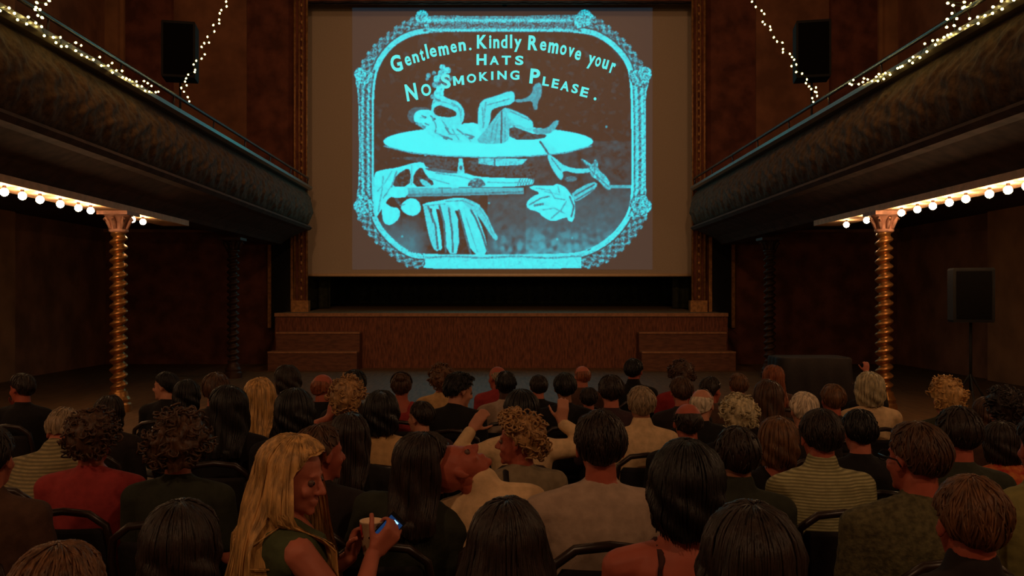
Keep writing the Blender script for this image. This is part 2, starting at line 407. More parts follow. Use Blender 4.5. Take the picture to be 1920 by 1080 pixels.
    for cx_, cy_, r_, v_ in ((602, 400, 17, .8), (632, 420, 20, .9), (600, 440, 26, .8), (645, 470, 18, .4), (570, 470, 22, .8), (610, 490, 30, .42), (560, 505, 20, .6), (520, 450, 15, .55), (512, 470, 10, .5), (552, 436, 13, .5), (590, 530, 24, .85), (580, 560, 30, .92), (625, 505, 20, .4), (545, 575, 14, .6)):
        el(cx_, cy_, r_, r_, v_, .12)
    el(602, 487, 12, 8, .3); ln([(560, 590), (590, 600)], 4, .4); ln([(585, 460), (620, 455)], 3, .5)
    # legs
    put([(815, 760), (812, 660), (832, 596), (920, 572), (1010, 538), (1035, 560), (1032, 618), (920, 640), (888, 665), (890, 720), (850, 800), (830, 790)], .86)
    ln([(860, 610), (850, 700), (845, 760)], 6, .62); ln([(930, 600), (1010, 575)], 5, .97)
    put([(1030, 592), (1090, 590), (1135, 560), (1145, 505), (1190, 486), (1198, 560), (1168, 615), (1170, 655), (1145, 655), (1138, 600), (1100, 606), (1040, 612)], .55)
    el(1155, 625, 13, 30, .5)
    put([(790, 850), (860, 770), (960, 640), (1010, 648), (1140, 708), (1145, 782), (1100, 780), (1010, 740), (1005, 790), (990, 850), (900, 860)], .72, .05, (.10, -.06, 950, 750))
    put([(985, 655), (1140, 712), (1142, 778), (1000, 720)], .9)
    ln([(955, 665), (952, 850)], 5, .25); ln([(905, 740), (890, 830)], 4, .5)
    put([(1000, 745), (1110, 785), (1150, 800), (1230, 800), (1200, 830), (1000, 835)], .12)
    put([(1140, 762), (1225, 768), (1275, 712), (1302, 722), (1260, 790), (1200, 805), (1140, 790)], .6)
    # roll, bows, glove
    put([(395, 1118), (600, 1120), (1088, 1118), (1088, 1155), (640, 1168), (395, 1172)], .62, .04, (0, -.9, 600, 1140), 0)
    ln([(600, 1120), (602, 1168)], 4, .35)
    put([(283, 1120), (330, 1112), (396, 1116), (396, 1172), (330, 1180), (283, 1170)], .97)
    put([(345, 1230), (400, 1176), (460, 1190), (480, 1250), (440, 1290), (380, 1276)], .96)
    put([(240, 1170), (280, 1230), (350, 1240), (348, 1300), (295, 1345), (250, 1330), (240, 1260)], .96)
    ln([(330, 1190), (350, 1215)], 9, .2); ln([(350, 1225), (380, 1215)], 3, .5)
    put([(480, 1212), (600, 1192), (705, 1172), (780, 1195), (840, 1230), (800, 1260), (600, 1250), (490, 1235)], .93)
    put([(485, 1215), (510, 1215), (545, 1330), (600, 1480), (560, 1502), (530, 1440), (505, 1330)], .8)
    put([(535, 1212), (560, 1212), (605, 1470), (585, 1500), (555, 1400)], .92)
    put([(585, 1215), (690, 1230), (706, 1512), (628, 1510), (610, 1350)], .86)
    put([(690, 1225), (790, 1240), (850, 1380), (878, 1516), (780, 1518), (730, 1360)], .9)
    put([(700, 1180), (790, 1195), (860, 1260), (905, 1370), (938, 1420), (915, 1436), (870, 1370), (820, 1290), (760, 1240)], .78)
    for a in ([(515, 1225), (560, 1340), (575, 1480)], [(583, 1220), (612, 1330), (622, 1500)], [(640, 1240), (660, 1380), (665, 1500)], [(700, 1250), (735, 1380), (770, 1510)], [(770, 1250), (800, 1300), (840, 1400), (872, 1500)]): ln(a, 6, .3)
    ln([(745, 1300), (810, 1500)], 4, .65)
    # flower-like bow, right
    put([(1110, 1118), (1150, 1103), (1255, 1108), (1290, 1092), (1340, 1118), (1382, 1180), (1396, 1230), (1384, 1322), (1350, 1318), (1345, 1290), (1260, 1322), (1200, 1292), (1175, 1262), (1110, 1245), (1100, 1208), (1140, 1168), (1190, 1150)], .95)
    ln([(1120, 1220), (1190, 1180), (1240, 1170)], 5, .45); ln([(1250, 1300), (1310, 1250), (1340, 1200)], 5, .6); ln([(1210, 1140), (1300, 1160)], 4, .7); ln([(1150, 1225), (1200, 1215)], 7, .4)
    ln([(1360, 1170), (1385, 1230), (1370, 1290)], 5, .3)
    put([(1370, 1145), (1500, 1078), (1532, 1100), (1485, 1150), (1400, 1205), (1380, 1185)], .72)
    ln([(1390, 1165), (1505, 1100)], 4, .25); ln([(1400, 1190), (1500, 1130)], 4, .3)
    put([(1220, 915), (1260, 930), (1330, 990), (1420, 1008), (1495, 998), (1492, 1026), (1400, 1036), (1318, 1012), (1322, 1060), (1305, 1078), (1250, 1000)], .85)
    put([(1325, 1060), (1380, 1045), (1415, 1070), (1350, 1090)], .35)
    put([(1428, 942), (1470, 965), (1495, 985), (1510, 944), (1528, 965), (1530, 1010), (1590, 1062), (1612, 1130), (1580, 1132), (1530, 1075), (1480, 1045), (1485, 1000), (1440, 960)], .68, .15)
    ln([(1600, 1112), (1726, 1112)], 9, .6)
    # hair, collar, folds, shading lines
    put([(392, 705), (398, 660), (430, 640), (500, 636), (540, 655), (480, 652), (440, 668), (428, 705), (440, 735), (415, 730)], .25)
    for a in ([(480, 690), (505, 700)], [(500, 735), (520, 745)], [(530, 690), (545, 700)]): ln(a, 4, .35)
    el(470, 742, 14, 12, .7); ln([(540, 700), (565, 745), (560, 790)], 4, .5)
    for a in ([(600, 720), (640, 770)], [(660, 770), (700, 830)], [(560, 790), (610, 810)], [(720, 790), (770, 840)], [(640, 800), (700, 800)]): ln(a, 4, .62)
    for a in ([(560, 600), (620, 610), (690, 640)], [(545, 620), (560, 600)], [(715, 650), (712, 720)]): ln(a, 3, .62)
    for a in ([(840, 640), (845, 750)], [(870, 625), (1000, 590)], [(900, 760), (930, 700)], [(1010, 665), (1120, 715)], [(975, 700), (975, 840)], [(930, 730), (915, 845)]): ln(a, 4, .55)
    ln([(255, 870), (420, 912), (620, 930), (875, 938), (1130, 930), (1330, 912), (1490, 870)], 4, .6)
    for a in ([(300, 1020), (260, 1090), (215, 1140)], [(420, 985), (418, 1100)], [(560, 1030), (700, 1050), (800, 1075)], [(520, 1060), (640, 1095)], [(870, 1085), (1000, 1090), (1120, 1085)]): ln(a, 4, .66)
    for a in ([(400, 1160), (700, 1155), (1080, 1143)],): ln(a, 5, .4)
    for a in ([(620, 1200), (720, 1195), (790, 1225)], [(500, 1225), (620, 1215)], [(820, 1235), (870, 1310), (900, 1390)]): ln(a, 4, .6)
    for a in ([(1240, 1130), (1270, 1180), (1330, 1190)], [(1160, 1120), (1240, 1135)], [(1200, 1250), (1270, 1240), (1330, 1270)], [(1290, 1110), (1300, 1150)]): ln(a, 4, .62)
    for a in ([(1250, 940), (1310, 1020)], [(1430, 950), (1500, 1030), (1590, 1110)], [(1505, 960), (1510, 1030)]): ln(a, 3, .35)
    for x_, y_ in ((362, 1408), (1285, 1425), (1375, 1418), (1578, 755), (500, 925), (880, 1210)): el(x_, y_, 7, 7, .6)
    V = blur(V, 2)
    return V, X0, X1, Y0, Y1
def sm_np(a, b, x):
    t = np.clip((x - a) / (b - a), 0, 1); return t * t * (3 - 2 * t)

V, X0, X1, Y0, Y1 = projected()
H_, W_ = V.shape
xs = (np.arange(W_) + .5 + X0); ys_ = (np.arange(H_) + .5 + Y0)
GX, GY = np.meshgrid(xs, ys_)
co = np.zeros((H_, W_, 3)); co[..., 0] = (GX - CX) * KS - scr.location.x; co[..., 1] = -.004; co[..., 2] = EYE - (GY - CY) * KS - scr.location.z
idx = np.arange(H_ * W_).reshape(H_, W_)
q = np.stack([idx[1:, :-1], idx[1:, 1:], idx[:-1, 1:], idx[:-1, :-1]], -1).reshape(-1, 4)
me = bpy.data.meshes.new('projected_picture')
me.vertices.add(H_ * W_); me.vertices.foreach_set('co', co.reshape(-1))
me.loops.add(q.size); me.loops.foreach_set('vertex_index', q.reshape(-1).astype(np.int32))
me.polygons.add(len(q)); me.polygons.foreach_set('loop_start', np.arange(0, q.size, 4, dtype=np.int32)); me.update(calc_edges=True)
at_ = me.attributes.new('slide_value', 'FLOAT', 'POINT'); at_.data.foreach_set('value', V.reshape(-1).astype(np.float32))
mp_ = bpy.data.materials.new('projected_slide_light'); mp_.use_nodes = True
nt = mp_.node_tree; b = nt.nodes['Principled BSDF']; b.inputs['Base Color'].default_value = (*lin((166, 150, 132)), 1); b.inputs['Roughness'].default_value = .9
an = nt.nodes.new('ShaderNodeAttribute'); an.attribute_name = 'slide_value'
rp = nt.nodes.new('ShaderNodeValToRGB'); e = rp.color_ramp.elements
e[0].position = 0; e[0].color = (.004, .011, .017, 1); e[1].position = 1; e[1].color = (.0, .92, .96, 1)
for p_, c_ in ((.05, (.001, .006, .010)), (.3, (.0, .11, .16)), (.55, (.0, .33, .43)), (.8, (.0, .66, .76))):
    k = e.new(p_); k.color = (*c_, 1)
nt.links.new(an.outputs['Fac'], rp.inputs[0]); nt.links.new(rp.outputs[0], b.inputs['Emission Color']); b.inputs['Emission Strength'].default_value = 1.0
me.materials.append(mp_)
po = bpy.data.objects.new('projected_picture', me); COL.objects.link(po); po.parent = scr

# --- the lettering on the slide (built letter by letter along its arc)
U = 1906 / 600.0
def glyph(ch):
    if ch == 'M':
        return [(0, 0), (.24, 0), (.24, .58), (.42, .14), (.58, .14), (.76, .58), (.76, 0), (1, 0), (1, 1), (.76, 1), (.5, .42), (.24, 1), (0, 1)], [(0, 1, 2, 11, 12), (2, 3, 10, 11), (3, 4, 10), (4, 5, 9, 10), (5, 6, 7, 8, 9)]
    cu = bpy.data.curves.new('g', 'FONT'); cu.body = ch; cu.offset = 0.024 if ch in 'eaopd' else 0.034; cu.resolution_u = 4
    o = bpy.data.objects.new('g', cu); COL.objects.link(o)
    bpy.context.view_layer.update()
    m = o.to_mesh(); v = [(p.co.x, p.co.y) for p in m.vertices]; f = [tuple(pp.vertices) for pp in m.polygons]
    o.to_mesh_clear(); bpy.data.objects.remove(o); bpy.data.curves.remove(cu)
    return v, f
LET = [  # char, x0, x1, top, bottom (U units), rotation degrees
 ('G', 292, 362, 328, 428, 14), ('e', 378, 416, 334, 392, 15), ('n', 424, 462, 320, 374, 14), ('t', 468, 494, 290, 364, 13), ('l', 502, 516, 262, 350, 12), ('e', 526, 568, 284, 340, 11), ('m', 578, 640, 272, 330, 10), ('e', 650, 688, 260, 314, 8), ('n', 698, 742, 250, 304, 6), ('.', 760, 776, 284, 300, 0),
 ('K', 806, 870, 208, 290, 0), ('i', 880, 894, 210, 288, 0), ('n', 904, 942, 232, 288, 0), ('d', 950, 990, 208, 288, 0), ('l', 1004, 1018, 206, 288, 0), ('y', 1028, 1074, 232, 310, -2),
 ('R', 1112, 1172, 212, 300, -4), ('e', 1182, 1222, 246, 302, -6), ('m', 1232, 1294, 254, 318, -8), ('o', 1302, 1342, 268, 328, -10), ('v', 1350, 1386, 282, 340, -12), ('e', 1390, 1428, 300, 358, -14),
 ('y', 1466, 1508, 330, 412, -14), ('o', 1512, 1546, 340, 398, -15), ('u', 1554, 1590, 354, 412, -16), ('r', 1602, 1630, 374, 438, -18),
 ('H', 804, 866, 322, 388, 0), ('A', 882, 940, 334, 386, 0), ('T', 954, 1012, 332, 386, 0), ('S', 1034, 1086, 332, 388, -2),
 ('N', 382, 452, 498, 600, 10), ('O', 474, 536, 500, 572, 8), ('S', 592, 652, 442, 528, 4), ('M', 664, 732, 452, 508, 5), ('O', 746, 804, 440, 494, 3), ('K', 820, 876, 430, 482, 2), ('I', 892, 906, 426, 476, 0), ('N', 928, 986, 422, 474, 0), ('G', 1004, 1062, 420, 476, -1),
 ('P', 1122, 1184, 410, 500, -6), ('L', 1198, 1240, 458, 512, -9), ('E', 1254, 1296, 470, 526, -11), ('A', 1306, 1360, 484, 542, -12), ('S', 1372, 1412, 500, 556, -13), ('E', 1424, 1472, 520, 578, -14), ('.', 1502, 1520, 580, 598, 0)]
cache = {}; lms = []; WSTART = {('G', 292), ('K', 806), ('R', 1112), ('y', 1466), ('H', 804), ('N', 382), ('S', 592), ('P', 1122)}
for ch, x0, x1, yt, yb, rot in LET:
    if ch not in cache: cache[ch] = glyph(ch)
    if (ch, x0) in WSTART: lms.append(MB())
    lm = lms[-1]
    v, f = cache[ch]
    if not v: continue
    ax = [p[0] for p in v]; ay = [p[1] for p in v]; a0, a1, b0, b1 = min(ax), max(ax), min(ay), max(ay)
    cxx, cyy = (x0 + x1) / 2, (yt + yb) / 2; r_ = math.radians(rot); c_, s_ = math.cos(r_), math.sin(r_)
    vs = []
    for px_, py_ in v:
        u_ = ((px_ - a0) / (a1 - a0) - .5) * (x1 - x0) * .96; w_ = ((py_ - b0) / (b1 - b0) - .5) * (yb - yt)
        uu = cxx + u_ * c_ - w_ * s_; ww = cyy - (u_ * s_ + w_ * c_)
        P_ = sp(640 + uu / U, ww / U); vs.append((P_.x, -.006, P_.z))
    lm.add(vs, f)
for lm in lms: lm.build('projected_word', mat('projected_letter_light', lin((176, 164, 150)), .9, var=0, emit=(.03, .86, .86), es=.95, bump=0), scr)

# ------------------------------------------------------------------ balconies
BE = 23.2; BS = -5.8
def ext(prof, y0, y1, sx, closed=True):
    mb = MB(); a = [Vector((sx * x, y0, z)) for x, z in prof]; b_ = [Vector((sx * x, y1, z)) for x, z in prof]
    if sx < 0: a.reverse(); b_.reverse()
    return mb.loft([a, b_])
def relief(sx):   # bulging front panel with scrolled leaf relief
    mb = MB(); ny = 620; nz_ = 30; rows = []
    for i in range(ny + 1):
        y = BS + (BE - BS) * i / ny; row = []
        for j in range(nz_ + 1):
            t = j / nz_; z = 3.78 + (4.72 - 3.78) * t
            bul = .20 * math.sin(PI * (t ** .8)) ** .8
            ph = (y % 1.45) / 1.45 * 2 * PI; v_ = t * 2 * PI
            d = .5 * math.sin(ph * 2 + 2.2 * math.sin(v_)) * math.cos(v_ * 1.5 + 1.6 * math.cos(ph)) + .35 * math.sin(ph * 5 + 3 * math.sin(v_ * 1.3)) * math.sin(v_ * 3 + ph)
            d = max(-.35, d) * .055 * min(1, 8 * t * (1 - t))
            row.append(Vector((sx * (5.32 - bul - d), y, z)))
        rows.append(row)
    N = nz_ + 1; vs = [p for r in rows for p in r]; fs = []
    for i in range(ny):
        for j in range(nz_):
            q_ = (i * N + j, (i + 1) * N + j, (i + 1) * N + j + 1, i * N + j + 1); fs.append(q_ if sx < 0 else q_[::-1])
    return mb.add(vs, fs)
for sx, side in ((-1, 'left'), (1, 'right')):
    t = thing('balcony', 'long %s side balcony with a bulging scrolled front above the twisted columns' % side, 'balcony', (0, 0, 0))
    ext([(5.33, 3.72), (5.33, 4.74), (5.5, 4.74), (5.5, 3.72)], BS, BE, sx).build('parapet', M_cove, t)
    relief(sx).build('relief_panel', M_balc, t, True)
    ext([(5.52, 4.74), (5.20, 4.74), (5.14, 4.78), (5.14, 4.84), (5.22, 4.88), (5.52, 4.88)], BS, BE, sx).build('ledge', M_ledge, t)
    ext([(5.34, 3.64), (5.20, 3.66), (5.14, 3.72), (5.20, 3.78), (5.34, 3.80)], BS, BE, sx).build('lower_moulding', M_cove, t)
    ext([(5.34, 3.64), (5.52, 3.56), (5.76, 3.45), (5.92, 3.34), (5.98, 3.28), (6.02, 3.28), (6.02, 3.66), (5.34, 3.70)], BS, BE, sx).build('cove', M_cove, t)
    ext([(5.93, 3.18), (5.93, 3.28), (6.42, 3.28), (6.42, 3.18)], BS, 16.2, sx).build('bulb_fascia', M_cream, t)
    ext([(6.02, 3.66), (6.02, 3.86), (HX - .01, 3.86), (HX - .01, 3.72), (6.42, 3.66), (6.42, 3.28), (6.02, 3.28)], BS, BE + .29, sx).build('floor_slab', M_cove, t)
    MB().tube([(sx * 5.25, BS, 5.07), (sx * 5.25, BE, 5.07)], .032, 10).build('hand_rail', M_rail, t, True)
    y = BS + .5
    while y < BE:
        MB().tube([(sx * 5.27, y, 4.88), (sx * 5.25, y, 5.07)], .014, 8).build('rail_post', M_rail, t, True); y += 1.9

# ------------------------------------------------------------------ columns
M_shaded = mat('shaded_column_tone', lin((62, 42, 32)), 0.5, metal=0.2, var=0.2, scale=10, bump=0.1)  # shade on the unlit far columns, put into their colour
def column(x, y, label, M_brass=M_brass, M_capm=M_capm):
    t = thing('twisted_column', label, 'column', (x, y, 0), 0, 'barley twist columns under the balconies')
    nz_, n = 420, 20; rings = []
    z0, z1 = .32, 2.86
    for i in range(nz_ + 1):
        z = z0 + (z1 - z0) * i / nz_; ring = []
        e_ = min(1, 10 * (z - z0), 10 * (z1 - z))
        for j in range(n):
            a = 2 * PI * j / n; r = .108 + .030 * e_ * math.cos(a - 2 * PI * z / .145) ; r *= 1.0
            ring.append(Vector((r * math.cos(a), r * math.sin(a), z)))
        rings.append(ring)
    MB().loft(rings).build('shaft', M_brass, t, True)
    MB().lathe([(.20, .0), (.20, .12), (.17, .15), (.18, .2), (.15, .25), (.135, .32), (.12, .33)]).build('base', M_brass, t, False)
    c = MB().lathe([(.12, 2.85), (.145, 2.87), (.145, 2.90), (.12, 2.91), (.125, 2.97), (.15, 3.05), (.20, 3.11), (.22, 3.125)], n=28)
    cp = c.build('capital', M_capm, t, True)
    lf = MB()
    for k in range(8):
        a = k * PI / 4; d = Vector((math.cos(a), math.sin(a), 0)); lf.tube([d * .125 + Vector((0, 0, 2.91)), d * .16 + Vector((0, 0, 3.0)), d * .215 + Vector((0, 0, 3.08)), d * .235 + Vector((0, 0, 3.05))], [.03, .035, .028, .01], 6)
    lf.build('leaf_ring', M_capm, cp, True)
    MB().box(-.24, .24, -.24, .24, 3.12, 3.18).build('abacus', M_capm, t)
    return t
column(-6.1, 13.6, 'gilt barley twist column under the left balcony, lit by the bulbs')
column(6.1, 13.6, 'gilt barley twist column under the right balcony, lit by the bulbs')
column(-6.1, 19.4, 'shaded barley twist column under the left balcony, nearest the stage', M_shaded, M_shaded)
column(6.1, 19.4, 'shaded barley twist column under the right balcony, nearest the stage', M_shaded, M_shaded)

# ------------------------------------------------------------------ globe bulbs
def bulb_proto():
    g = MB().lathe([(.006, -.052), (.03, -.042), (.047, -.02), (.05, 0), (.046, .02), (.032, .038), (.018, .048)], n=16).me('globe', M_bulb)
    s_ = MB().lathe([(.02, .045), (.022, .05), (.022, .09), (.012, .10), (.012, .14)], n=12).me('socket', M_sock)
    return g, s_
BG, BSK = bulb_proto(); BGD = BG.copy(); BGD.materials.clear(); BGD.materials.append(M_dimbulb)
ORD = ['first', 'second', 'third', 'fourth', 'fifth', 'sixth', 'seventh', 'eighth', 'ninth', 'tenth']
def bulb(x, y, z, label, group, dim=False):
    t = thing('globe_bulb', label, 'light bulb', (x, y, z), 0, group)
    for nm, m_ in (('glass_globe', BGD if dim else BG), ('socket', BSK)):
        o = bpy.data.objects.new(nm, m_); COL.objects.link(o); o.parent = t
left_px = [8, 42, 75, 113, 147, 170]; lf_far = [248, 268]
right_px = [1925, 1890, 1855, 1811, 1780, 1749, 1720, 1690]; rt_far = [1625, 1587]
for k, px in enumerate(reversed(left_px)): bulb(-6.06, 6.06 * F / (CX - px), 3.10, 'glowing round bulb under the left balcony, %s one left of the twisted column' % ORD[k], 'round bulbs under the left balcony')
for k, px in enumerate(lf_far): bulb(-6.06, 6.06 * F / (CX - px), 3.10, 'glowing round bulb under the left balcony, %s one right of the twisted column' % ORD[k], 'round bulbs under the left balcony')
for k, px in enumerate(reversed(right_px)): bulb(6.06, 6.06 * F / (px - CX), 3.10, 'glowing round bulb under the right balcony, %s one right of the twisted column' % ORD[k], 'round bulbs under the right balcony')
for k, px in enumerate(rt_far): bulb(6.06, 6.06 * F / (px - CX), 3.10, 'glowing round bulb under the right balcony, %s one left of the twisted column' % ORD[k], 'round bulbs under the right balcony', k == 1)
y = 9.4
while y > -2:    # the same rows run on along the balconies beside the camera
    for sx, side in ((-1, 'left'), (1, 'right')): bulb(sx * 6.06, y, 3.10, 'round bulb of the row under the %s balcony, beside the rear seats' % side, 'round bulbs under the %s balcony' % side)
    y -= .95

# ------------------------------------------------------------------ fairy lights
FB = MB().lathe([(.002, -.018), (.008, -.013), (.0135, -.004), (.0135, .005), (.009, .012), (.004, .016)], n=8).me('fairy_bulb', M_fairy)
def string(pts3, label, extra=()):
    t = thing('fairy_light_string', label, 'fairy lights', pts3[0])
    o0 = Vector(pts3[0]); loc = [Vector(p) - o0 for p in list(pts3) + list(extra)]
    pts = []
    for a, b_ in zip(loc[:-1], loc[1:]):
        pts += [a, (a + b_) / 2 + Vector((0, 0, -.012))]
    pts.append(loc[-1]); MB().tube([p + Vector((0, 0, .02)) for p in pts], .004, 5).build('wire', M_wire, t, True)
    for p in loc[:100]:
        o = bpy.data.objects.new('fairy_bulb', FB); COL.objects.link(o); o.parent = t; o.location = p
        o.rotation_euler = (p.x * 31 % 2 - 1, p.y * 47 % 2 - 1, 0)
L1 = [(297,172),(292,173),(280,172),(272,170),(284,161),(277,156),(270,152),(266,162),(257,160),(256,153),(243,150),(237,147),(230,145),(229,133),(218,132),(211,136),(210,118),(203,123),(190,123),(187,107),(175,112),(163,107),(153,103),(142,95),(152,85),(142,80),(125,87),(115,87),(113,70),(105,80),(100,70),(83,67),(78,50),(67,43),(53,32),(50,45),(33,37),(27,25),(17,15),(0,20)]
def ledge_pt(px, py, sx, X=5.11):
    Y = X * F / abs(px - CX); p = at(px, py, Y); return p
string([ledge_pt(px, py, -1) for px, py in L1], 'string of fairy lights along the left balcony ledge, upper left', [(-5.11, 7.6 - .35 * k, 4.82 + .05 * math.sin(k * 2.3)) for k in range(6)])
L2 = [(355,190),(352,182),(345,172),(350,160),(340,165),(347,153),(349,147),(353,140),(365,135),(366,131),(363,121),(368,114),(378,110),(384,102),(378,88),(383,81),(392,80),(389,69),(402,59),(400,47),(411,44),(411,37),(412,25),(415,19),(425,12),(424,3)]
def swag(L, sx, label):
    pts = []
    for k, (px, py) in enumerate(L):
        t_ = k / (len(L) - 1); pts.append(at(px, py, 13.95 - .9 * t_))
    e_ = pts[-1]; ex = []
    for k in range(1, 26):
        u_ = k / 25; ex.append(Vector((e_.x * (1 - u_) + .15 * sx * u_, e_.y - 1.2 * u_, e_.z + (11.7 - e_.z) * (u_ ** 1.25))))
    string(pts, label, ex)
swag(L2, -1, 'string of fairy lights rising from the left balcony rail to the ceiling')
R2 = [(1525,191),(1523,184),(1532,180),(1531,173),(1528,172),(1530,164),(1521,167),(1517,162),(1511,156),(1513,149),(1504,138),(1493,135),(1493,121),(1484,124),(1489,112),(1485,107),(1481,101),(1468,98),(1468,92),(1467,80),(1457,78),(1451,70),(1445,56),(1444,50),(1434,46),(1430,41),(1433,26),(1428,20),(1417,13),(1410,3)]
swag(R2, 1, 'string of fairy lights rising from the right balcony rail to the ceiling')
R1 = [(1593,157),(1600,150),(1597,159),(1610,158),(1618,154),(1620,147),(1627,149),(1635,152),(1648,139),(1643,144),(1646,152),(1657,148),(1660,137),(1669,140),(1683,128),(1688,126),(1692,124),(1705,114),(1712,107),(1711,118),(1725,108),(1734,82),(1738,97),(1749,76),(1754,84),(1758,75),(1770,70),(1777,66),(1783,64),(1800,54),(1815,48),(1834,44),(1847,29),(1833,32),(1861,25),(1879,17),(1862,13),(1878,2),(1901,0)]
string([ledge_pt(px, py, 1) for px, py in R1], 'string of fairy lights along the right balcony ledge, upper right', [(5.11, 8.0 - .35 * k, 4.86 + .05 * math.sin(k * 2.3)) for k in range(6)])
L3 = [(71,29),(79,33),(66,18),(75,18),(68,14),(69,5),(86,8),(92,1),(88,-6)]
def rise(L, Y0_, label, sx):
    pts = [at(px, py, Y0_) for px, py in L]; e_ = pts[-1]
    string(pts, label, [Vector((e_.x + .12 * math.sin(k * 1.9), e_.y - .02 * k, e_.z + .16 * k)) for k in range(1, 12)])
rise(L3, 9.3, 'short cluster of fairy lights hanging over the left balcony rail, top left corner', -1)
R3 = [(1775,51),(1776,36),(1789,48),(1785,25),(1794,35),(1787,10),(1805,15),(1808,13),(1808,4),(1818,35),(1822,7),(1777,6),(1800,-4)]
rise(R3, 9.6, 'thick cluster of fairy lights hanging over the right balcony rail, top right corner', 1)

# ------------------------------------------------------------------ loudspeakers
def speaker(x, y, zb, w_, h_, d_, zfloor, label, rz):
    t = thing('loudspeaker', label, 'loudspeaker', (x, y, zfloor), rz)
    H0 = zb - zfloor
    mb = MB(); mb.loft([[Vector((a * w_ / 2 * f_, b_ * d_ / 2 + (1 - f_) * .1, z)) for a, b_ in ((-1, -1), (1, -1), (1, 1), (-1, 1))] for z, f_ in ((H0, .96), (H0 + .03, 1), (H0 + h_ - .03, 1), (H0 + h_, .96))])
    mb.build('cabinet', M_black, t)
    MB().box(-w_ / 2 + .04, w_ / 2 - .04, -d_ / 2 - .012, -d_ / 2 + .005, H0 + .05, H0 + h_ - .05).build('grille', M_grille, t)
    MB().tube([(0, 0, .5), (0, 0, H0 + .02)], .02, 10).build('pole', M_black, t, True)
    for k in range(3):
        a = k * 2 * PI / 3 + .5; MB().tube([(0, 0, .75), (.45 * math.cos(a), .45 * math.sin(a), .02)], .014, 8).build('leg', M_black, t, True)
    return t
speaker(6.60, 12.0, 1.47, .52, .76, .4, 0, 'black loudspeaker on a stand under the right balcony, right of the twisted column', -.3)
speaker(-6.02, 16.0, 5.90, .60, 1.04, .45, 3.86, 'tall black loudspeaker standing on the left balcony beside the fairy light string', .2)
speaker(5.82, 16.0, 5.90, .62, 1.06, .45, 3.86, 'tall black loudspeaker standing on the right balcony beside the fairy light string', -.2)

# ------------------------------------------------------------------ black covered table by the right column
t = thing('covered_table', 'low table draped in black cloth between the seats and right columns', 'table', (4.83, 13.4, 0))
MB().box(-.53, .53, -.33, .33, .86, .885).build('table_top', M_wood, t)
for a in (-1, 1):
    for b_ in (-1, 1): MB().tube([(a * .47, b_ * .27, 0), (a * .47, b_ * .27, .86)], .022, 8).build('leg', M_wood, t, True)
rings = []
for z, ex_, am in ((.892, -.02, 0), (.895, .0, 0), (.87, .02, .003), (.6, .035, .015), (.3, .05, .03), (.02, .06, .04)):
    ring = []
    for j in range(120):
        a = 2 * PI * j / 120; cx_, sy_ = math.cos(a), math.sin(a); k = 1 / max(abs(cx_) ** 1, abs(sy_) ** 1) if True else 1
        k = 1 / (abs(cx_) ** 8 + abs(sy_) ** 8) ** (1 / 8)
        ww = am * math.sin(14 * a * 1.0 + z * 2)
        ring.append(Vector(((.55 + ex_ + ww) * cx_ * k, (.35 + ex_ + ww) * sy_ * k, z)))
    rings.append(ring)
MB().loft(rings).build('table_cloth', M_pad, t, True)

# ------------------------------------------------------------------ the audience
rnd = random.Random(7)
SKIN = {k: mat('skin_' + k, lin(c), .55, var=.08, scale=14, bump=.05, spec=.35) for k, c in
        dict(fair=(190, 128, 100), pink=(182, 104, 82), ruddy=(168, 84, 64), tan=(150, 96, 68), dark=(70, 42, 32)).items()}
HC = dict(black=(20, 14, 12), dark=(38, 25, 18), brown=(72, 46, 28), midbrown=(98, 64, 38), ginger=(132, 72, 40), blond=(186, 142, 84), sandy=(160, 120, 76),
          grey=(142, 120, 94), white=(205, 186, 160), palegrey=(176, 160, 124))
def hairmat(c):
    return mat('hair_' + c, lin(HC[c]), .48, var=.45, scale=60, stretch=(1, 1, .12), bump=.35, spec=.4)
CLO = dict(black=(22, 18, 18), dark=(36, 28, 26), navy=(30, 30, 40), cream=(214, 180, 136), white=(226, 204, 176), beige=(190, 150, 100), grey=(166, 142, 122), greygreen=(92, 92, 70), olive=(128, 120, 70),
           red=(136, 34, 34), pinkred=(150, 50, 50), green=(72, 78, 50), brown=(76, 52, 38), darkgreen=(44, 46, 34), greytop=(128, 112, 88), purple=(60, 40, 44))
def cloth(c):
    if c == 'striped': return mat('cloth_striped', lin((176, 168, 122)), .85, var=.15, scale=30, stripes=('Z', 24.0, lin((118, 112, 78))), bump=.2)
    if c == 'stripedpale': return mat('cloth_striped_pale', lin((150, 134, 96)), .85, var=.2, scale=30, stripes=('Z', 20.0, lin((104, 94, 68))), bump=.2)
    if c == 'floral': return mat('cloth_floral', lin((170, 40, 34)), .85, var=.1, scale=22, col2=lin((200, 120, 60)), bump=.2)
    if c == 'speckle': return mat('cloth_speckle', lin((86, 80, 54)), .9, var=.35, scale=55, bump=.4)
    if c == 'plaidred': return mat('cloth_dark_red', lin((60, 34, 30)), .9, var=.4, scale=26, bump=.3)
    return mat('cloth_' + c, lin(CLO[c]), .88, var=.12, scale=24, bump=.2)
M_eye = mat('eye', lin((96, 70, 60)), .25, var=0); M_iris = mat('iris', lin((26, 18, 14)), .2, var=0); M_lip = mat('lip_skin', lin((160, 70, 60)), .45, var=.05)
M_shoe = mat('shoe_leather', lin((24, 18, 16)), .4, var=.1)
M_trou = [mat('trouser_dark', lin((26, 24, 28)), .9, var=.1), mat('trouser_brown', lin((56, 42, 32)), .9, var=.1)]
def Rx(a): return Matrix.Rotation(a, 4, 'X')
def Ry(a): return Matrix.Rotation(a, 4, 'Y')
def Rz(a): return Matrix.Rotation(a, 4, 'Z')

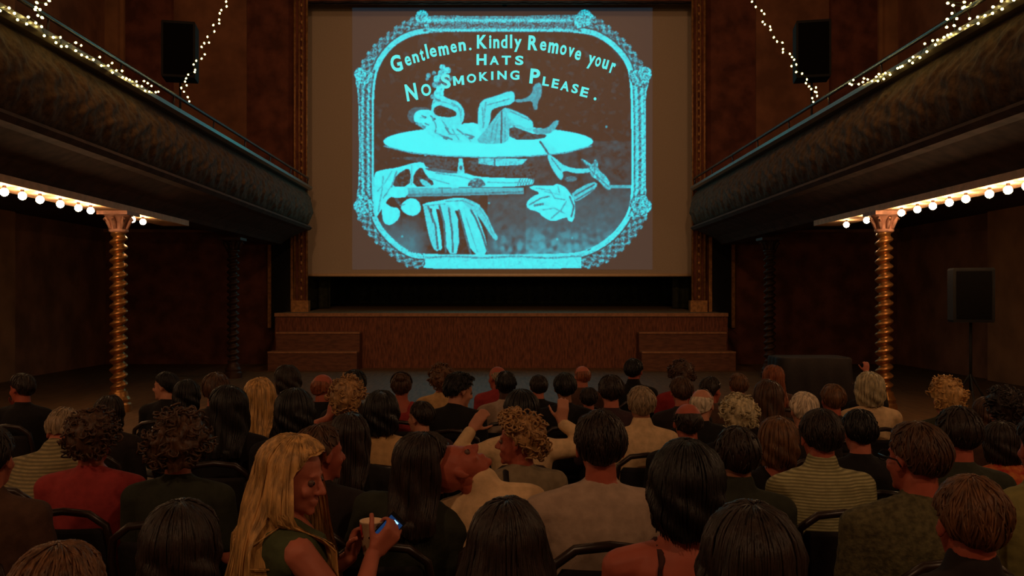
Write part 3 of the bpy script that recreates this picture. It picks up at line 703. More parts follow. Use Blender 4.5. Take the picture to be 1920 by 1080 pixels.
TOR = [(.475, .165, .125, 0), (.53, .178, .135, 0), (.60, .165, .122, -.005), (.68, .148, .108, -.01), (.76, .152, .112, -.008), (.84, .168, .122, 0), (.91, .178, .122, .0), (.96, .172, .108, -.006), (1.00, .135, .088, -.014), (1.03, .088, .070, -.018), (1.06, .058, .058, -.014)]
def torso(mb, bend, out=0, z0=0, z1=9, shw=1.0, n=20):
    rings = []
    for z, rx, ry, cy in TOR:
        if z < z0 or z > z1: continue
        rings.append([bend(Vector(((rx * shw + out) * math.cos(2 * PI * j / n), cy + (ry + out) * math.sin(2 * PI * j / n), z))) for j in range(n)])
    mb.loft(rings)
def ik(S, W, hint, a, b_):
    d = W - S; L = min(d.length, (a + b_) * .995); d.normalize(); W2 = S + d * L
    x = (a * a - b_ * b_ + L * L) / (2 * L); h = math.sqrt(max(0, a * a - x * x))
    p = hint - d * hint.dot(d); p.normalize(); return S + d * x + p * h, W2
def hand(mb, W, fwd, nrm, side, curl=.45, spread=.05, sc=1.0):
    fwd = Vector(fwd).normalized(); nrm = Vector(nrm); nrm = (nrm - fwd * nrm.dot(fwd)).normalized(); lat = fwd.cross(nrm) * side   # lat: towards the thumb
    P = lambda f_, l_, n_: W + (fwd * f_ + lat * l_ + nrm * n_) * sc
    for l_ in (-.028, -.01, .009, .027): mb.cap(P(.012, l_ * .75, 0), P(.078, l_, 0), .015 * sc, .0125 * sc, 8)
    mb.cap(P(.01, -.02, 0), P(.01, .02, 0), .017 * sc, .017 * sc, 8)
    for l_, ln_, r_ in ((.030, .070, .0092), (.010, .079, .0095), (-.010, .073, .009), (-.029, .058, .008)):
        p = P(.082, l_, 0); a = 0; dirv = fwd
        for k, seg in enumerate((.45, .31, .24)):
            a += curl * (1 + .25 * k) + l_ * 2; dv = (fwd * math.cos(a) + nrm * math.sin(a) + lat * (l_ / .03 * spread)).normalized()
            q_ = p + dv * ln_ * seg * sc; mb.cap(p, q_, r_ * sc * (1 - .08 * k), r_ * sc * (.93 - .09 * k), 7); p = q_
    p = P(.018, .028, .004)
    for k, (sl, av) in enumerate(((.038, .9), (.030, .6), (.025, .45))):
        dv = (fwd * math.cos(av) + lat * math.sin(av) + nrm * (.3 + curl * .5 * k)).normalized(); q_ = p + dv * sl * sc; mb.cap(p, q_, (.0125 - .001 * k) * sc, (.0115 - .001 * k) * sc, 7); p = q_

def capsurf(ph, th, thick, o):
    rx, ry, rz = .079 + thick, .100 + thick, .090 + thick * 1.05
    hs_ = math.sin(th) if th < PI / 2 else 1 - (1 - math.sin(th)) * .62
    return Vector((rx * hs_ * math.sin(ph), -.012 + ry * hs_ * math.cos(ph), .032 + rz * math.cos(th)))
def interp(x, xs_, ys2):
    for i in range(len(xs_) - 1):
        if x <= xs_[i + 1]:
            t_ = (x - xs_[i]) / (xs_[i + 1] - xs_[i]); t_ = t_ * t_ * (3 - 2 * t_); return ys2[i] + (ys2[i + 1] - ys2[i]) * t_
    return ys2[-1]
D2 = math.radians
def hair_mesh(style, H, seed, detail):
    """shell plus locks, in the person's own frame"""
    r = random.Random(seed); mb = MB()
    thick = dict(short=.010, crop=.005, bald=.003, bob=.020, long=.018, curly=.026, bigcurly=.045, bun=.012, spiky=.016, verylong=.02, updo=.014, pony=.012)[style]
    hang = dict(bob=.13, long=.27, verylong=.46).get(style, 0)
    wv = dict(curly=.012, bigcurly=.018, spiky=.010).get(style, .0035)
    flare = dict(bob=.02, long=.015, verylong=.15, bigcurly=.0).get(style, 0)
    off = Vector((r.uniform(-50, 50), r.uniform(-50, 50), r.uniform(-50, 50)))
    def thend(ph):
        a = abs((ph + PI) % (2 * PI) - PI) * 180 / PI
        if style == 'bald': return D2(interp(a, (0, 60, 90, 118, 180), (0, 0, 98, 128, 146)))
        if hang: return D2(interp(a, (0, 35, 62, 80, 180), (50, 56, 84, 98, 100)))
        if style == 'bigcurly': return D2(interp(a, (0, 35, 70, 95, 180), (50, 55, 100, 118, 138)))
        return D2(interp(a, (0, 40, 72, 96, 118, 180), (50, 54, 84, 100, 132, 150)) + 2.5 * math.sin(ph * 9 + seed))
    def thst(ph):
        if style != 'bald': return 0.0
        a = abs((ph + PI) % (2 * PI) - PI) * 180 / PI
        return D2(interp(a, (0, 60, 90, 110, 180), (0, 0, 80, 66, 60)))
    Hi = H
    def pt(ph, t_, lift=0.0):
        te = thend(ph); ts = thst(ph)
        a = abs((ph + PI) % (2 * PI) - PI)
        fc = 1.0 if not hang else .45
        u_ = min(1, t_ / fc); th = ts + (te - ts) * u_
        tk = thick * (1 if style != 'bald' else .8) * (.45 + .55 * math.sin(min(PI / 2, .3 + u_ * 1.6))) + lift
        if style in ('short', 'crop') and th > D2(100): tk *= max(.12, 1 - (th - D2(100)) / D2(52))
        p = capsurf(ph, th, tk, None)
        nn = noise.noise((p * 26 if wv > .005 else p * 14) + off) * wv * 1.6 + noise.noise(p * 60 + off) * wv
        c = Vector((0, -.012, .03)); d = (p - c).normalized(); p = p + d * nn
        w_ = Hi @ p
        if hang and t_ > fc:
            v_ = (t_ - fc) / (1 - fc); L = hang * (1 + .08 * noise.noise(Vector((ph * 3, seed * .37, 0)))) * v_
            if a < D2(62): L *= 0.0
            dd = Hi.to_3x3() @ d; dd.z = 0
            if dd.length > 1e-4: dd.normalize()
            w_ = w_ + Vector((0, 0, -L)) + dd * (flare * v_ * (1 - .3 * v_) + .006 * math.sin(v_ * 9 + ph * 5))
            if style == 'bob': w_ -= dd * .030 * v_ * v_
            if w_.z < 1.06:
                k = sm(1.06, .97, w_.z) if False else (1 - sm(.95, 1.06, w_.z))
                back = -.135 - .02 * abs(math.sin(ph * 3))
                if a > D2(95) or style != 'verylong': w_.y = w_.y * (1 - k) + min(w_.y, back) * k; 
                else: w_.y = w_.y * (1 - k) + max(w_.y, .11) * k
                w_.x *= (1 - .10 * k) if style != 'verylong' else 1
        return w_
    NP = 72; NTm = 22 if not hang else 34
    g = [[pt(2 * PI * i / NP, j / NTm) for i in range(NP)] for j in range(NTm + 1)]
    vs = [p for row in g for p in row]; fs = []
    for j in range(NTm):
        for i in range(NP):
            k = (i + 1) % NP
            if hang and j / NTm >= .45:
                a = abs(((2 * PI * (i + .5) / NP) + PI) % (2 * PI) - PI)
                if a < D2(64): continue
            if style == 'bald':
                a = abs(((2 * PI * (i + .5) / NP) + PI) % (2 * PI) - PI)
                if a < D2(66): continue
            fs.append((j * NP + i, j * NP + k, (j + 1) * NP + k, (j + 1) * NP + i)[::-1])
    mb.add(vs, fs)
    if style in ('curly', 'bigcurly'):
        for _ in range(220 if detail else 110):
            ph = r.uniform(0, 2 * PI); t_ = math.sqrt(r.uniform(0.0, 1)); p = pt(ph, t_, .004 + r.uniform(0, .012)); rr = r.uniform(.010, .019) * (1.25 if style == 'bigcurly' else 1)
            M = Matrix.Translation(p) @ Matrix.Rotation(r.uniform(0, 6), 4, (r.random(), r.random(), r.random() + .1))
            n_ = 9; prev = [M @ Vector((rr * math.cos(q_ * .9), rr * math.sin(q_ * .9), rr * .22 * q_ - rr)) for q_ in range(n_)]
            mb.tube(prev, [.002] + [.0048] * (n_ - 2) + [.002], 5)
    else:
        nl = dict(short=330, crop=160, bald=90, spiky=260).get(style, 300)
        if not detail: nl = nl // 3
        fine = .62 if detail else .95
        for _ in range(nl):
            ph = r.uniform(0, 2 * PI); a = abs((ph + PI) % (2 * PI) - PI)
            if style == 'bald' and a < D2(84): continue
            if hang and D2(60) < a < D2(74): continue
            if hang: t0, t1 = r.uniform(0.02, .3), 1.0 + r.uniform(-.1, .06) if a > D2(64) else .43
            else: t0 = r.uniform(0.0, .8); t1 = min(1.04, t0 + r.uniform(.2, .5))
            ns = 7 if not hang else 16; dr = r.uniform(-.12, .12) if hang else r.uniform(-.35, .35); pts = []; rr = []
            for k in range(ns):
                u_ = k / (ns - 1); tt = t0 + (t1 - t0) * u_
                lf_ = r.uniform(0, .003) + (.012 * u_ * u_ if style == 'spiky' else 0) + .001
                pts.append(pt(ph + dr * u_, min(tt, 1.0 if not hang else 1.08), lf_)); rr.append(fine * (.0058 if hang else .0044) * (math.sin(PI * (.12 + .83 * u_)) + .15))
            mb.tube(pts, rr, 5)
    if style in ('bun', 'updo'):
        c = Vector((0, -.10, .085)) if style == 'bun' else Vector((0, -.09, .05))
        mb.ell(c, (.042, .036, .04) if style == 'bun' else (.05, .04, .055), Hi)
        for k in range(10):
            a = k * .63; mb.tube([Hi @ (c + Vector((.042 * math.cos(a + q_ * .5), -.01 * q_ + .02, .04 * math.sin(a + q_ * .5)))) for q_ in range(5)], [.003, .007, .008, .006, .002], 5)
    return mb

def eyeset(H, body):
    for sx in (-1, 1):
        MB().ell((sx * .031, .0775, .004), (.0125,) * 3, H, 12, 8).build('eye', M_eye, body, True)
        b_ = MB(); b_.ell((sx * .031, .0885, .004), (.0058, .003, .0058), H, 10, 5); b_.build('iris', M_iris, body, True)

CHP = {}
def chair(root_loc, rz, sc, label):
    t = thing('bentwood_chair', label, 'chair', root_loc, rz, 'chairs of the audience', sc)
    if not CHP:
        CHP['seat'] = ('seat', MB().lathe([(.19, .415), (.205, .42), (.208, .435), (.195, .443), (.05, .438)], 0, .03, 28).me('seat', M_pad))
        pts = [(-.17, -.13, .42), (-.19, -.20, .60), (-.195, -.235, .75), (-.180, -.25, .84), (-.11, -.262, .895), (0, -.266, .908), (.11, -.262, .895), (.180, -.25, .84), (.195, -.235, .75), (.19, -.20, .60), (.17, -.13, .42)]
        CHP['hoop'] = ('back_frame', MB().tube(pts, .017, 10).me('back_frame', M_wood))
        mb = MB(); rs = []
        for z, hw, y in ((.56, .165, -.195), (.58, .17, -.2), (.80, .168, -.248), (.825, .15, -.25)):
            rs.append([Vector((hw * q_, y + .02 * q_ * q_, z)) for q_ in (-1, -.6, -.2, .2, .6, 1)] + [Vector((hw * q_, y + .02 * q_ * q_ - .014, z)) for q_ in (1, .6, .2, -.2, -.6, -1)])
        CHP['back'] = ('backrest', mb.loft(rs).me('backrest', M_pad))
        for i, (a, b_) in enumerate(((-1, -1), (1, -1), (-1, 1), (1, 1))):
            CHP['leg%d' % i] = ('leg', MB().tube([(a * .15, .03 + b_ * .15, .42), (a * .185, .03 + b_ * .19, .0)], .014, 8).me('leg', M_wood))
    for nm, m_ in CHP.values():
        o = bpy.data.objects.new(nm, m_); COL.objects.link(o); o.parent = t
    return t

def person(px, ytop, wpx, hs, hc, top, tc, label, yaw=0, pitch=0, roll=0, lean=0, side=0, body=0, skin='pink', near=False, eyes=False, arms=None, D=None, s=None, chairlab=None, extra=None, shw=1.0, dx=0):
    """px, ytop: where the crown of the head shows in the photograph; D its distance"""
    ln_, sd = D2(lean), D2(side)
    piv = Vector((0, 0, .52))
    def bend(p):
        k = sm(.50, .86, p.z); M = Ry(sd * k) @ Rx(-ln_ * k); return piv + (M @ (p - piv))
    BM = Matrix.Translation(piv) @ Ry(sd) @ Rx(-ln_) @ Matrix.Translation(-piv)
    # undo most of the lean for the head so it stays level unless asked
    H = BM @ Matrix.Translation((0, -.015, 1.055)) @ Rx(ln_ * .6) @ Ry(-sd * .6) @ Rz(D2(yaw)) @ Rx(D2(pitch)) @ Ry(D2(roll)) @ Matrix.Translation((0, .018, .115))
    topv = H @ Vector((0, -.01, .0)); hz = max((H @ p).z for p in (Vector((0, -.012, .128)), Vector((0, -.10, .04)), Vector((0, .085, .03)), Vector((.08, 0, .03)), Vector((-.08, 0, .03)), Vector((0, .05, -.1))))
    extra_h = dict(curly=.022, bigcurly=.04, bob=.012, long=.012, verylong=.012, spiky=.015).get(hs, .005)
    hz += extra_h
    if s is None: s = (EYE - (ytop - CY) * D / F) / hz
    hxy = Rz(D2(body)) @ Vector((topv.x, topv.y, 0)) * s
    X = (px - CX) * D / F
    loc = Vector((X - hxy.x, D - hxy.y, 0))
    t = thing('person', label, 'person', loc, D2(body), None, s)
    vox = .0065 if near else .0095
    # ---- body, one continuous surface
    mb = MB(); torso(mb, bend, 0, shw=shw)
    S = [bend(Vector((sx * .178 * shw, -.012, .955))) for sx in (-1, 1)]
    nb = bend(Vector((0, -.02, 1.0)))
    for p in S: mb.cap(nb, p, .055, .054)
    mb.cap(bend(Vector((0, -.018, .99))), H @ Vector((0, -.02, -.055)), .062, .052, 14)
    E = lambda c, r_: mb.ell(c, r_, H, 16, 10)
    E((0, -.012, .035), (.077, .098, .086)); E((0, .03, -.02), (.062, .062, .086)); E((0, .034, -.070), (.049, .050, .042)); E((0, .076, -.096), (.021, .016, .017))
    E((0, .078, .026), (.044, .013, .010)); E((-.036, .066, -.028), (.021, .019, .020)); E((.036, .066, -.028), (.021, .019, .020))
    mb.cap(H @ Vector((0, .090, .012)), H @ Vector((0, .112, -.026)), .0085, .0125, 10); E((-.012, .101, -.032), (.008, .009, .008)); E((.012, .101, -.032), (.008, .009, .008))
    E((0, .088, -.060), (.024, .010, .006)); E((0, .086, -.071), (.019, .010, .0065))
    for sx in (-1, 1):
        E((sx * .079, -.004, -.004), (.007, .018, .030)); E((sx * .080, .002, -.024), (.006, .010, .012))
    arms = arms or {}
    fr = []
    for k, sx in enumerate((-1, 1)):
        a = arms.get('L' if sx < 0 else 'R')
        if a is None: W = Vector((sx * .10, .24, .64)); hint = Vector((sx * .6, -.9, -.3)); f_, n_, cu = (-sx * .35, .9, -.25), (0, -.1, -1), .35
        else: W = Vector(a[0]); hint = Vector(a[1]); f_, n_, cu = a[2], a[3], a[4]
        Wb = W if (a is not None and len(a) > 5) else W
        El, W2 = ik(S[k], Wb, hint, .275, .245)
        mb.cap(S[k], El, .052, .040, 12); mb.cap(El, W2, .040, .026, 12)
        hand(mb, W2 + Vector(f_).normalized() * .012, f_, n_, sx * (1 if True else 1), cu)
        fr.append((S[k], El, W2))
    for sx in (-1, 1):
        mb.cap((sx * .088, .03, .52), (sx * .125, .44, .505), .082, .058); mb.cap((sx * .125, .44, .50), (sx * .125, .41, .10), .056, .036)
        mb.cap((sx * .125, .40, .055), (sx * .135, .55, .035), .038, .03)
    o = mb.build('body', SKIN[skin], t, True)
    for nm, vx in (('merge', vox),):
        m_ = o.modifiers.new('merge', 'REMESH'); m_.mode = 'VOXEL'; m_.voxel_size = vx; m_.use_smooth_shade = True
        m2 = o.modifiers.new('soften', 'SMOOTH'); m2.factor = .5; m2.iterations = 3
    bo = o
    # ---- clothes
    mb = MB()
    if top in ('tee', 'long', 'collar', 'jacket'):
        torso(mb, bend, .012, z1=1.035, shw=shw)
        mb.cap(bend(Vector((0, -.022, .985))), bend(Vector((0, -.020, 1.015))), .090, .080, 16)
        for k in (0, 1):
            Sk, El, W2 = fr[k]; mb.cap(nb, Sk, .070, .068)
            if top == 'tee': mb.cap(Sk, Sk.lerp(El, .72), .066, .060)
            else: mb.cap(Sk, El, .065, .052); mb.cap(El, El.lerp(W2, .93), .052, .040)
        if top in ('collar', 'jacket'):
            c0 = bend(Vector((0, -.016, 1.035))); c1 = bend(Vector((0, -.018, 1.062))); mb.cap(c0, c1, .078, .070, 16)
    else:  # sleeveless
        torso(mb, bend, .014, z1=.97 if top == 'tank' else .92, shw=shw * .99)
        for sx in (-1, 1): mb.tube([bend(Vector((sx * .10, -.115, .93))), bend(Vector((sx * .085, -.085, 1.0))), bend(Vector((sx * .088, -.01, 1.03))), bend(Vector((sx * .09, .09, .96)))], .026 if top == 'tank' else .012, 8)
        if top == 'tank':
            mb.cap(bend(Vector((-.13, -.02, .945))), bend(Vector((.13, -.02, .945))), .085, .085)
    sh = mb.build('shirt' if top in ('tee', 'long', 'collar') else ('jacket' if top == 'jacket' else 'vest_top'), cloth(tc), t, True)
    m_ = sh.modifiers.new('merge', 'REMESH'); m_.mode = 'VOXEL'; m_.voxel_size = .011; m_.use_smooth_shade = True
    m2 = sh.modifiers.new('soften', 'SMOOTH'); m2.factor = .5; m2.iterations = 5
    if near:   # cloth folds
        tx = bpy.data.textures.get('folds') or bpy.data.textures.new('folds', 'CLOUDS'); tx.noise_scale = .11
        dm = sh.modifiers.new('folds', 'DISPLACE'); dm.texture = tx; dm.strength = .022; dm.mid_level = .45
    if 'trousers' not in CHT:
        mb = MB(); torso(mb, lambda p: p, .014, z1=.62)
        for sx in (-1, 1): mb.cap((sx * .088, .03, .52), (sx * .125, .44, .505), .094, .068); mb.cap((sx * .125, .44, .50), (sx * .125, .41, .13), .068, .055)
        CHT['trousers'] = mb.me('trousers', M_trou[0])
        mb = MB(); CHT['shoe'] = [MB().cap((sx * .125, .385, .050), (sx * .137, .56, .040), .048, .038).box(sx * .128 - .035, sx * .128 + .035, .35, .42, 0, .03).box(sx * .135 - .038, sx * .135 + .038, .42, .59, 0, .018).me('shoe', M_shoe) for sx in (-1, 1)]
    tr = bpy.data.objects.new('trousers', CHT['trousers']); COL.objects.link(tr); tr.parent = t
    m_ = tr.modifiers.new('merge', 'REMESH'); m_.mode = 'VOXEL'; m_.voxel_size = .016; m_.use_smooth_shade = True
    m2 = tr.modifiers.new('soften', 'SMOOTH'); m2.iterations = 3
    for q_ in CHT['shoe']:
        so = bpy.data.objects.new('shoe', q_); COL.objects.link(so); so.parent = t
    # ---- hair
    if hs != 'none':
        hair_mesh(hs, H, int(px * 7 + ytop), near or eyes).build('hair', hairmat(hc), t, True)
    if eyes: eyeset(H, t)
    if extra: extra(t, H, bend, fr)
    chair(loc, D2(body), s, chairlab or ('dark bentwood chair under the ' + label.replace('person ', 'person ', 1)))
    return t, loc, s
CHT = {}
# ---- who sits where: px, crown y, head width in the photograph
def world_pt(loc, body, s, p): return loc + (Rz(D2(body)) @ Vector(p)) * s
P = []
def add(px, y, w_, hs, hc, top, tc, label, **k): P.append(dict(px=px, ytop=y, wpx=w_, hs=hs, hc=hc, top=top, tc=tc, label=label, **k))
RAISE = {'R': ((.26, .10, 1.12), (.9, -.4, -.6), (-.1, .15, 1), (-.3, .9, 0), .25)}
FACE = {'R': ((.10, .17, .98), (.9, .1, -1), (-.4, -.1, 1), (-.4, -1, 0), .6)}
# back rows by the stage
add(42, 700, 40, 'short', 'dark', 'long', 'black', 'person at the far left turned sideways with a hand at the chin', yaw=70, skin='ruddy', arms={'L': ((-.15, .12, 1.0), (-.9, .1, -1), (.5, .0, 1), (.5, -.6, 0), .6)})
add(205, 742, 44, 'bob', 'dark', 'long', 'dark', 'person with dark hair hidden in shadow below the left twisted column')
add(312, 697, 44, 'short', 'black', 'long', 'black', 'person with black hair, glowing face turned left, back row left', yaw=80, skin='fair', eyes=True)
add(350, 712, 42, 'bob', 'black', 'tee', 'dark', 'person with black bobbed hair beside the left-turned glowing face')
add(405, 698, 46, 'short', 'brown', 'long', 'dark', 'person with reddish brown hair in shadow, back row left of the blond one')
add(428, 722, 62, 'long', 'black', 'tee', 'black', 'person with long black hair covering the back, face turned left', yaw=60, skin='fair', eyes=True)
add(487, 708, 46, 'long', 'blond', 'tee', 'dark', 'person with long straight blond hair, back row left')
add(538, 684, 40, 'bob', 'dark', 'tee', 'red', 'person in red with dark bobbed hair and pink face turned left', yaw=62, skin='pink', eyes=True)
add(605, 699, 42, 'bald', 'ginger', 'long', 'black', 'person with balding ginger head, back row left', yaw=-35, skin='ruddy')
add(664, 693, 48, 'short', 'black', 'long', 'dark', 'person with thick black hair, back row behind the sandy curls')
add(651, 708, 52, 'curly', 'sandy', 'tee', 'brown', 'person with short sandy curly hair and hand raised to the cheek', skin='pink', arms={'L': ((-.14, .10, 1.04), (-.9, -.2, -.8), (.2, .1, 1), (.6, .5, 0), .7)})
add(552, 728, 62, 'bob', 'black', 'long', 'black', 'person with black hair and black top right of the long blond hair')
add(753, 697, 38, 'bun', 'brown', 'tank', 'pinkred', 'person with brown hair in a bun and dark headband', extra='headband', skin='ruddy')
add(828, 684, 36, 'curly', 'midbrown', 'tee', 'beige', 'person with light brown curly hair, front row near stage centre')
add(860, 698, 50, 'spiky', 'black', 'tee', 'black', 'person with spiky black hair looking down to the right', yaw=-60, pitch=-15, skin='fair', eyes=True)
add(933, 685, 36, 'bald', 'grey', 'long', 'pinkred', 'person with balding grey head and red face, centre back row', yaw=40, skin='ruddy')
add(948, 695, 44, 'crop', 'black', 'tee', 'grey', 'person with cropped black hair and grey top, centre back row', skin='dark')
add(1010, 703, 38, 'short', 'dark', 'tee', 'black', 'person with dark brown hair, centre, left of the broad-shouldered one')
add(1059, 699, 50, 'short', 'black', 'long', 'black', 'person in black with short black hair and broad shoulders, centre row', skin='tan')
add(1092, 684, 34, 'bald', 'ginger', 'long', 'brown', 'person with pink bald head, centre back row', skin='pink', yaw=20)
add(1104, 726, 42, 'short', 'dark', 'long', 'dark', 'person with dark hair right of the broad black shoulders')
add(1146, 702, 52, 'short', 'dark', 'long', 'purple', 'person with round dark brown hair, centre right of the aisle gap')
add(1188, 672, 36, 'short', 'black', 'jacket', 'black', 'person with black hair sitting tallest in the back row', skin='ruddy', yaw=-25)
add(978, 730, 56, 'bob', 'black', 'long', 'cream', 'person with black hair and both hands raised in cream sleeves', skin='fair', arms={'L': ((-.30, .06, 1.06), (-.6, -.2, -1), (.5, .1, .7), (.3, .9, 0), .35), 'R': ((.24, .06, 1.10), (.9, -.1, -.9), (.1, .05, 1), (0, 1, 0), .35)})
add(1203, 724, 50, 'short', 'grey', 'collar', 'cream', 'person with greying hair and cream shirt above a chair back', skin='tan')
add(1278, 677, 38, 'curly', 'brown', 'tee', 'red', 'person with brown curly hair in front of the right stage steps', skin='ruddy')
add(1278, 706, 46, 'short', 'brown', 'long', 'dark', 'person with wavy brown hair behind the white bald head')
add(1332, 706, 42, 'short', 'dark', 'long', 'brown', 'person with dark hair right of the wavy brown hair', yaw=-50, skin='ruddy')
add(1385, 700, 38, 'short', 'midbrown', 'tee', 'darkgreen', 'person with reddish hair in shadow before the right steps')
add(1316, 727, 48, 'bald', 'white', 'long', 'black', 'person with white fringe around a pale bald head', skin='fair', yaw=-30)
add(1290, 753, 60, 'bald', 'dark', 'long', 'black', 'person with red shining bald head and dark fringe', skin='ruddy')
add(1450, 684, 38, 'long', 'ginger', 'tee', 'brown', 'person with orange blond hair, back row right')
add(1441, 712, 50, 'long', 'brown', 'tee', 'dark', 'person with long brown hair below the orange blond hair')
add(1386, 742, 54, 'curly', 'palegrey', 'tee', 'black', 'person with pale grey curly hair, right of centre', skin='ruddy')
add(1508, 735, 50, 'short', 'white', 'tee', 'dark', 'person with short white hair, right of the long brown hair', skin='fair')
add(1562, 720, 48, 'short', 'midbrown', 'tee', 'dark', 'person with short brown hair, left of the pale shirt by the column', skin='ruddy')
add(1631, 697, 46, 'bob', 'palegrey', 'tee', 'cream', 'person with pale bobbed hair and cream top by the right column', skin='fair')
add(1628, 706, 34, 'short', 'black', 'long', 'black', 'person mostly hidden by the pale bobbed hair, raising a pink hand', skin='pink', D=8.3, arms={'R': ((.02, .10, 1.34), (.9, .3, -.4), (.05, 0, 1), (0, 1, 0), .55)})
add(1775, 709, 52, 'curly', 'blond', 'tee', 'darkgreen', 'person with blond curly hair, right of the twisted column')
add(1612, 768, 58, 'short', 'black', 'long', 'black', 'person with black hair directly below the cream top by the column')
add(1885, 727, 50, 'curly', 'dark', 'tee', 'brown', 'person with dark curls in shadow at the right edge')
add(1850, 745, 46, 'bob', 'brown', 'tee', 'dark', 'person in shadow between the blond curls and the right edge')
# middle rows
add(118, 774, 58, 'short', 'grey', 'collar', 'stripedpale', 'person in pale striped shirt bowing low, left side', lean=34, pitch=-25, skin='pink')
add(172, 770, 70, 'curly', 'brown', 'tee', 'pinkred', 'person with brown curls and a red top, left', skin='ruddy', shw=1.12)
add(335, 772, 76, 'bigcurly', 'brown', 'tee', 'darkgreen', 'person with a big cloud of brown curls and dark top', shw=1.05)
add(714, 732, 66, 'bob', 'black', 'tee', 'beige', 'person with full black hair and beige top, left of centre')
add(598, 796, 62, 'short', 'brown', 'long', 'dark', 'person with brown hair just beyond the blond phone user', yaw=-50, skin='ruddy')
add(656, 773, 62, 'long', 'dark', 'tee', 'black', 'person with long dark hair between the phone user and beige top')
add(790, 752, 62, 'short', 'dark', 'long', 'purple', 'person with dark hair and glowing cheek behind the whispering pair', yaw=55, skin='fair')
add(1383, 800, 70, 'short', 'dark', 'collar', 'darkgreen', 'person with dark hair and greenish collar, right of the black bob', skin='tan')
add(1459, 782, 70, 'bob', 'midbrown', 'tank', 'black', 'person with brown bob and low-backed black top', skin='ruddy')
add(1540, 767, 84, 'short', 'dark', 'collar', 'striped', 'person with dark hair and pale striped shirt, right', skin='ruddy', near=True, D=3.8)
add(1797, 762, 74, 'short', 'dark', 'long', 'darkgreen', 'person with dark hair just beyond the balding person wearing glasses', skin='ruddy')
add(1880, 790, 54, 'bob', 'dark', 'tee', 'floral', 'person in red and orange flowered blouse at the right', skin='ruddy', lean=8, D=4.6)
# near rows
add(546, 815, 88, 'verylong', 'blond', 'tank', 'green', 'person with very long blond hair looking at a phone, turned right', near=True, eyes=True, D=2.9, body=-62, yaw=-42, pitch=-10, skin='pink', extra='woman',
    arms={'R': ((.13, .25, .905), (.9, -.5, -1), (.12, .75, .75), (-.75, .25, .45), .75), 'L': ((-.02, .22, .86), (-.9, -.2, -1), (.1, .35, 1), (.9, .6, -.1), .8)})
add(792, 809, 84, 'long', 'dark', 'long', 'darkgreen', 'person with long dark hair leaning right against the thrown-back bald head', near=True, eyes=True, yaw=-70, side=13, skin='fair', D=3.38)
add(858, 836, 78, 'none', 'brown', 'collar', 'cream', 'person with bald head thrown back and cream shirt, turned right', near=True, eyes=True, yaw=-80, pitch=60, side=-12, skin='ruddy', D=3.42)
add(976, 773, 82, 'curly', 'sandy', 'tee', 'greytop', 'person with short curly blond hair and black shoulder strap, face left', near=True, eyes=True, yaw=62, body=14, skin='ruddy', extra='strap', D=4.05)
add(1126, 770, 90, 'short', 'dark', 'tee', 'grey', 'person with short brown hair and broad grey shirt, centre', near=True, skin='ruddy', D=3.15, shw=1.12)
add(1288, 825, 96, 'bob', 'black', 'vest', 'plaidred', 'person with full black bob and bare shoulders in a dark red vest', near=True, skin='ruddy', shw=1.05)
add(1722, 790, 92, 'short', 'brown', 'tee', 'speckle', 'person with balding brown hair and glasses, right foreground', near=True, yaw=22, skin='ruddy', extra='glasses', shw=1.1, D=3.0)
add(1822, 892, 128, 'short', 'midbrown', 'collar', 'dark', 'person with rounded brown hair in the lower right corner', near=True, skin='ruddy', D=2.3)
add(1410, 943, 138, 'bob', 'dark', 'tee', 'dark', 'person with dark hair at the bottom edge, right of centre', near=True)
add(950, 935, 126, 'verylong', 'dark', 'tee', 'black', 'person with very long dark hair down the back, bottom centre', near=True)
add(1965, 770, 90, 'short', 'dark', 'collar', 'olive', 'person in olive shirt cut off by the right edge', near=True, shw=1.1, skin='ruddy')
add(-22, 800, 84, 'short', 'dark', 'long', 'brown', 'person in dark brown cut off by the left edge')
add(104, 1018, 118, 'short', 'midbrown', 'long', 'dark', 'person with reddish brown hair low in the bottom left corner', lean=10)
add(338, 940, 112, 'bob', 'dark', 'long', 'darkgreen', 'person with dark hair in deep shadow, bottom left below the big curls')

for q in P:
    q['fix'] = 'D' in q
    if 'D' not in q: q['D'] = 1.8 / ((q['ytop'] - CY) / F + .00464 * q['wpx'])
for it in range(400):     # keep neighbours from sharing one chair
    mv = 0
    for i, a in enumerate(P):
        for b_ in P[i + 1:]:
            xa = (a['px'] - CX) * a['D'] / F; xb = (b_['px'] - CX) * b_['D'] / F
            dx_ = (xa - xb) / .47; dy_ = (a['D'] - .6 * math.sin(D2(a.get('lean', 0))) - b_['D'] + .6 * math.sin(D2(b_.get('lean', 0)))) / .66
            d = math.hypot(dx_, dy_)
            if a['fix'] and b_['fix']: continue
            if d < 1:
                k = .02 * (1 if dy_ >= 0 else -1); mv += 1
                if not a['fix']: a['D'] += k
                if not b_['fix']: b_['D'] -= k
    if not mv: break
for q in P:
    if q['D'] < 1.75: q['D'] = 1.75

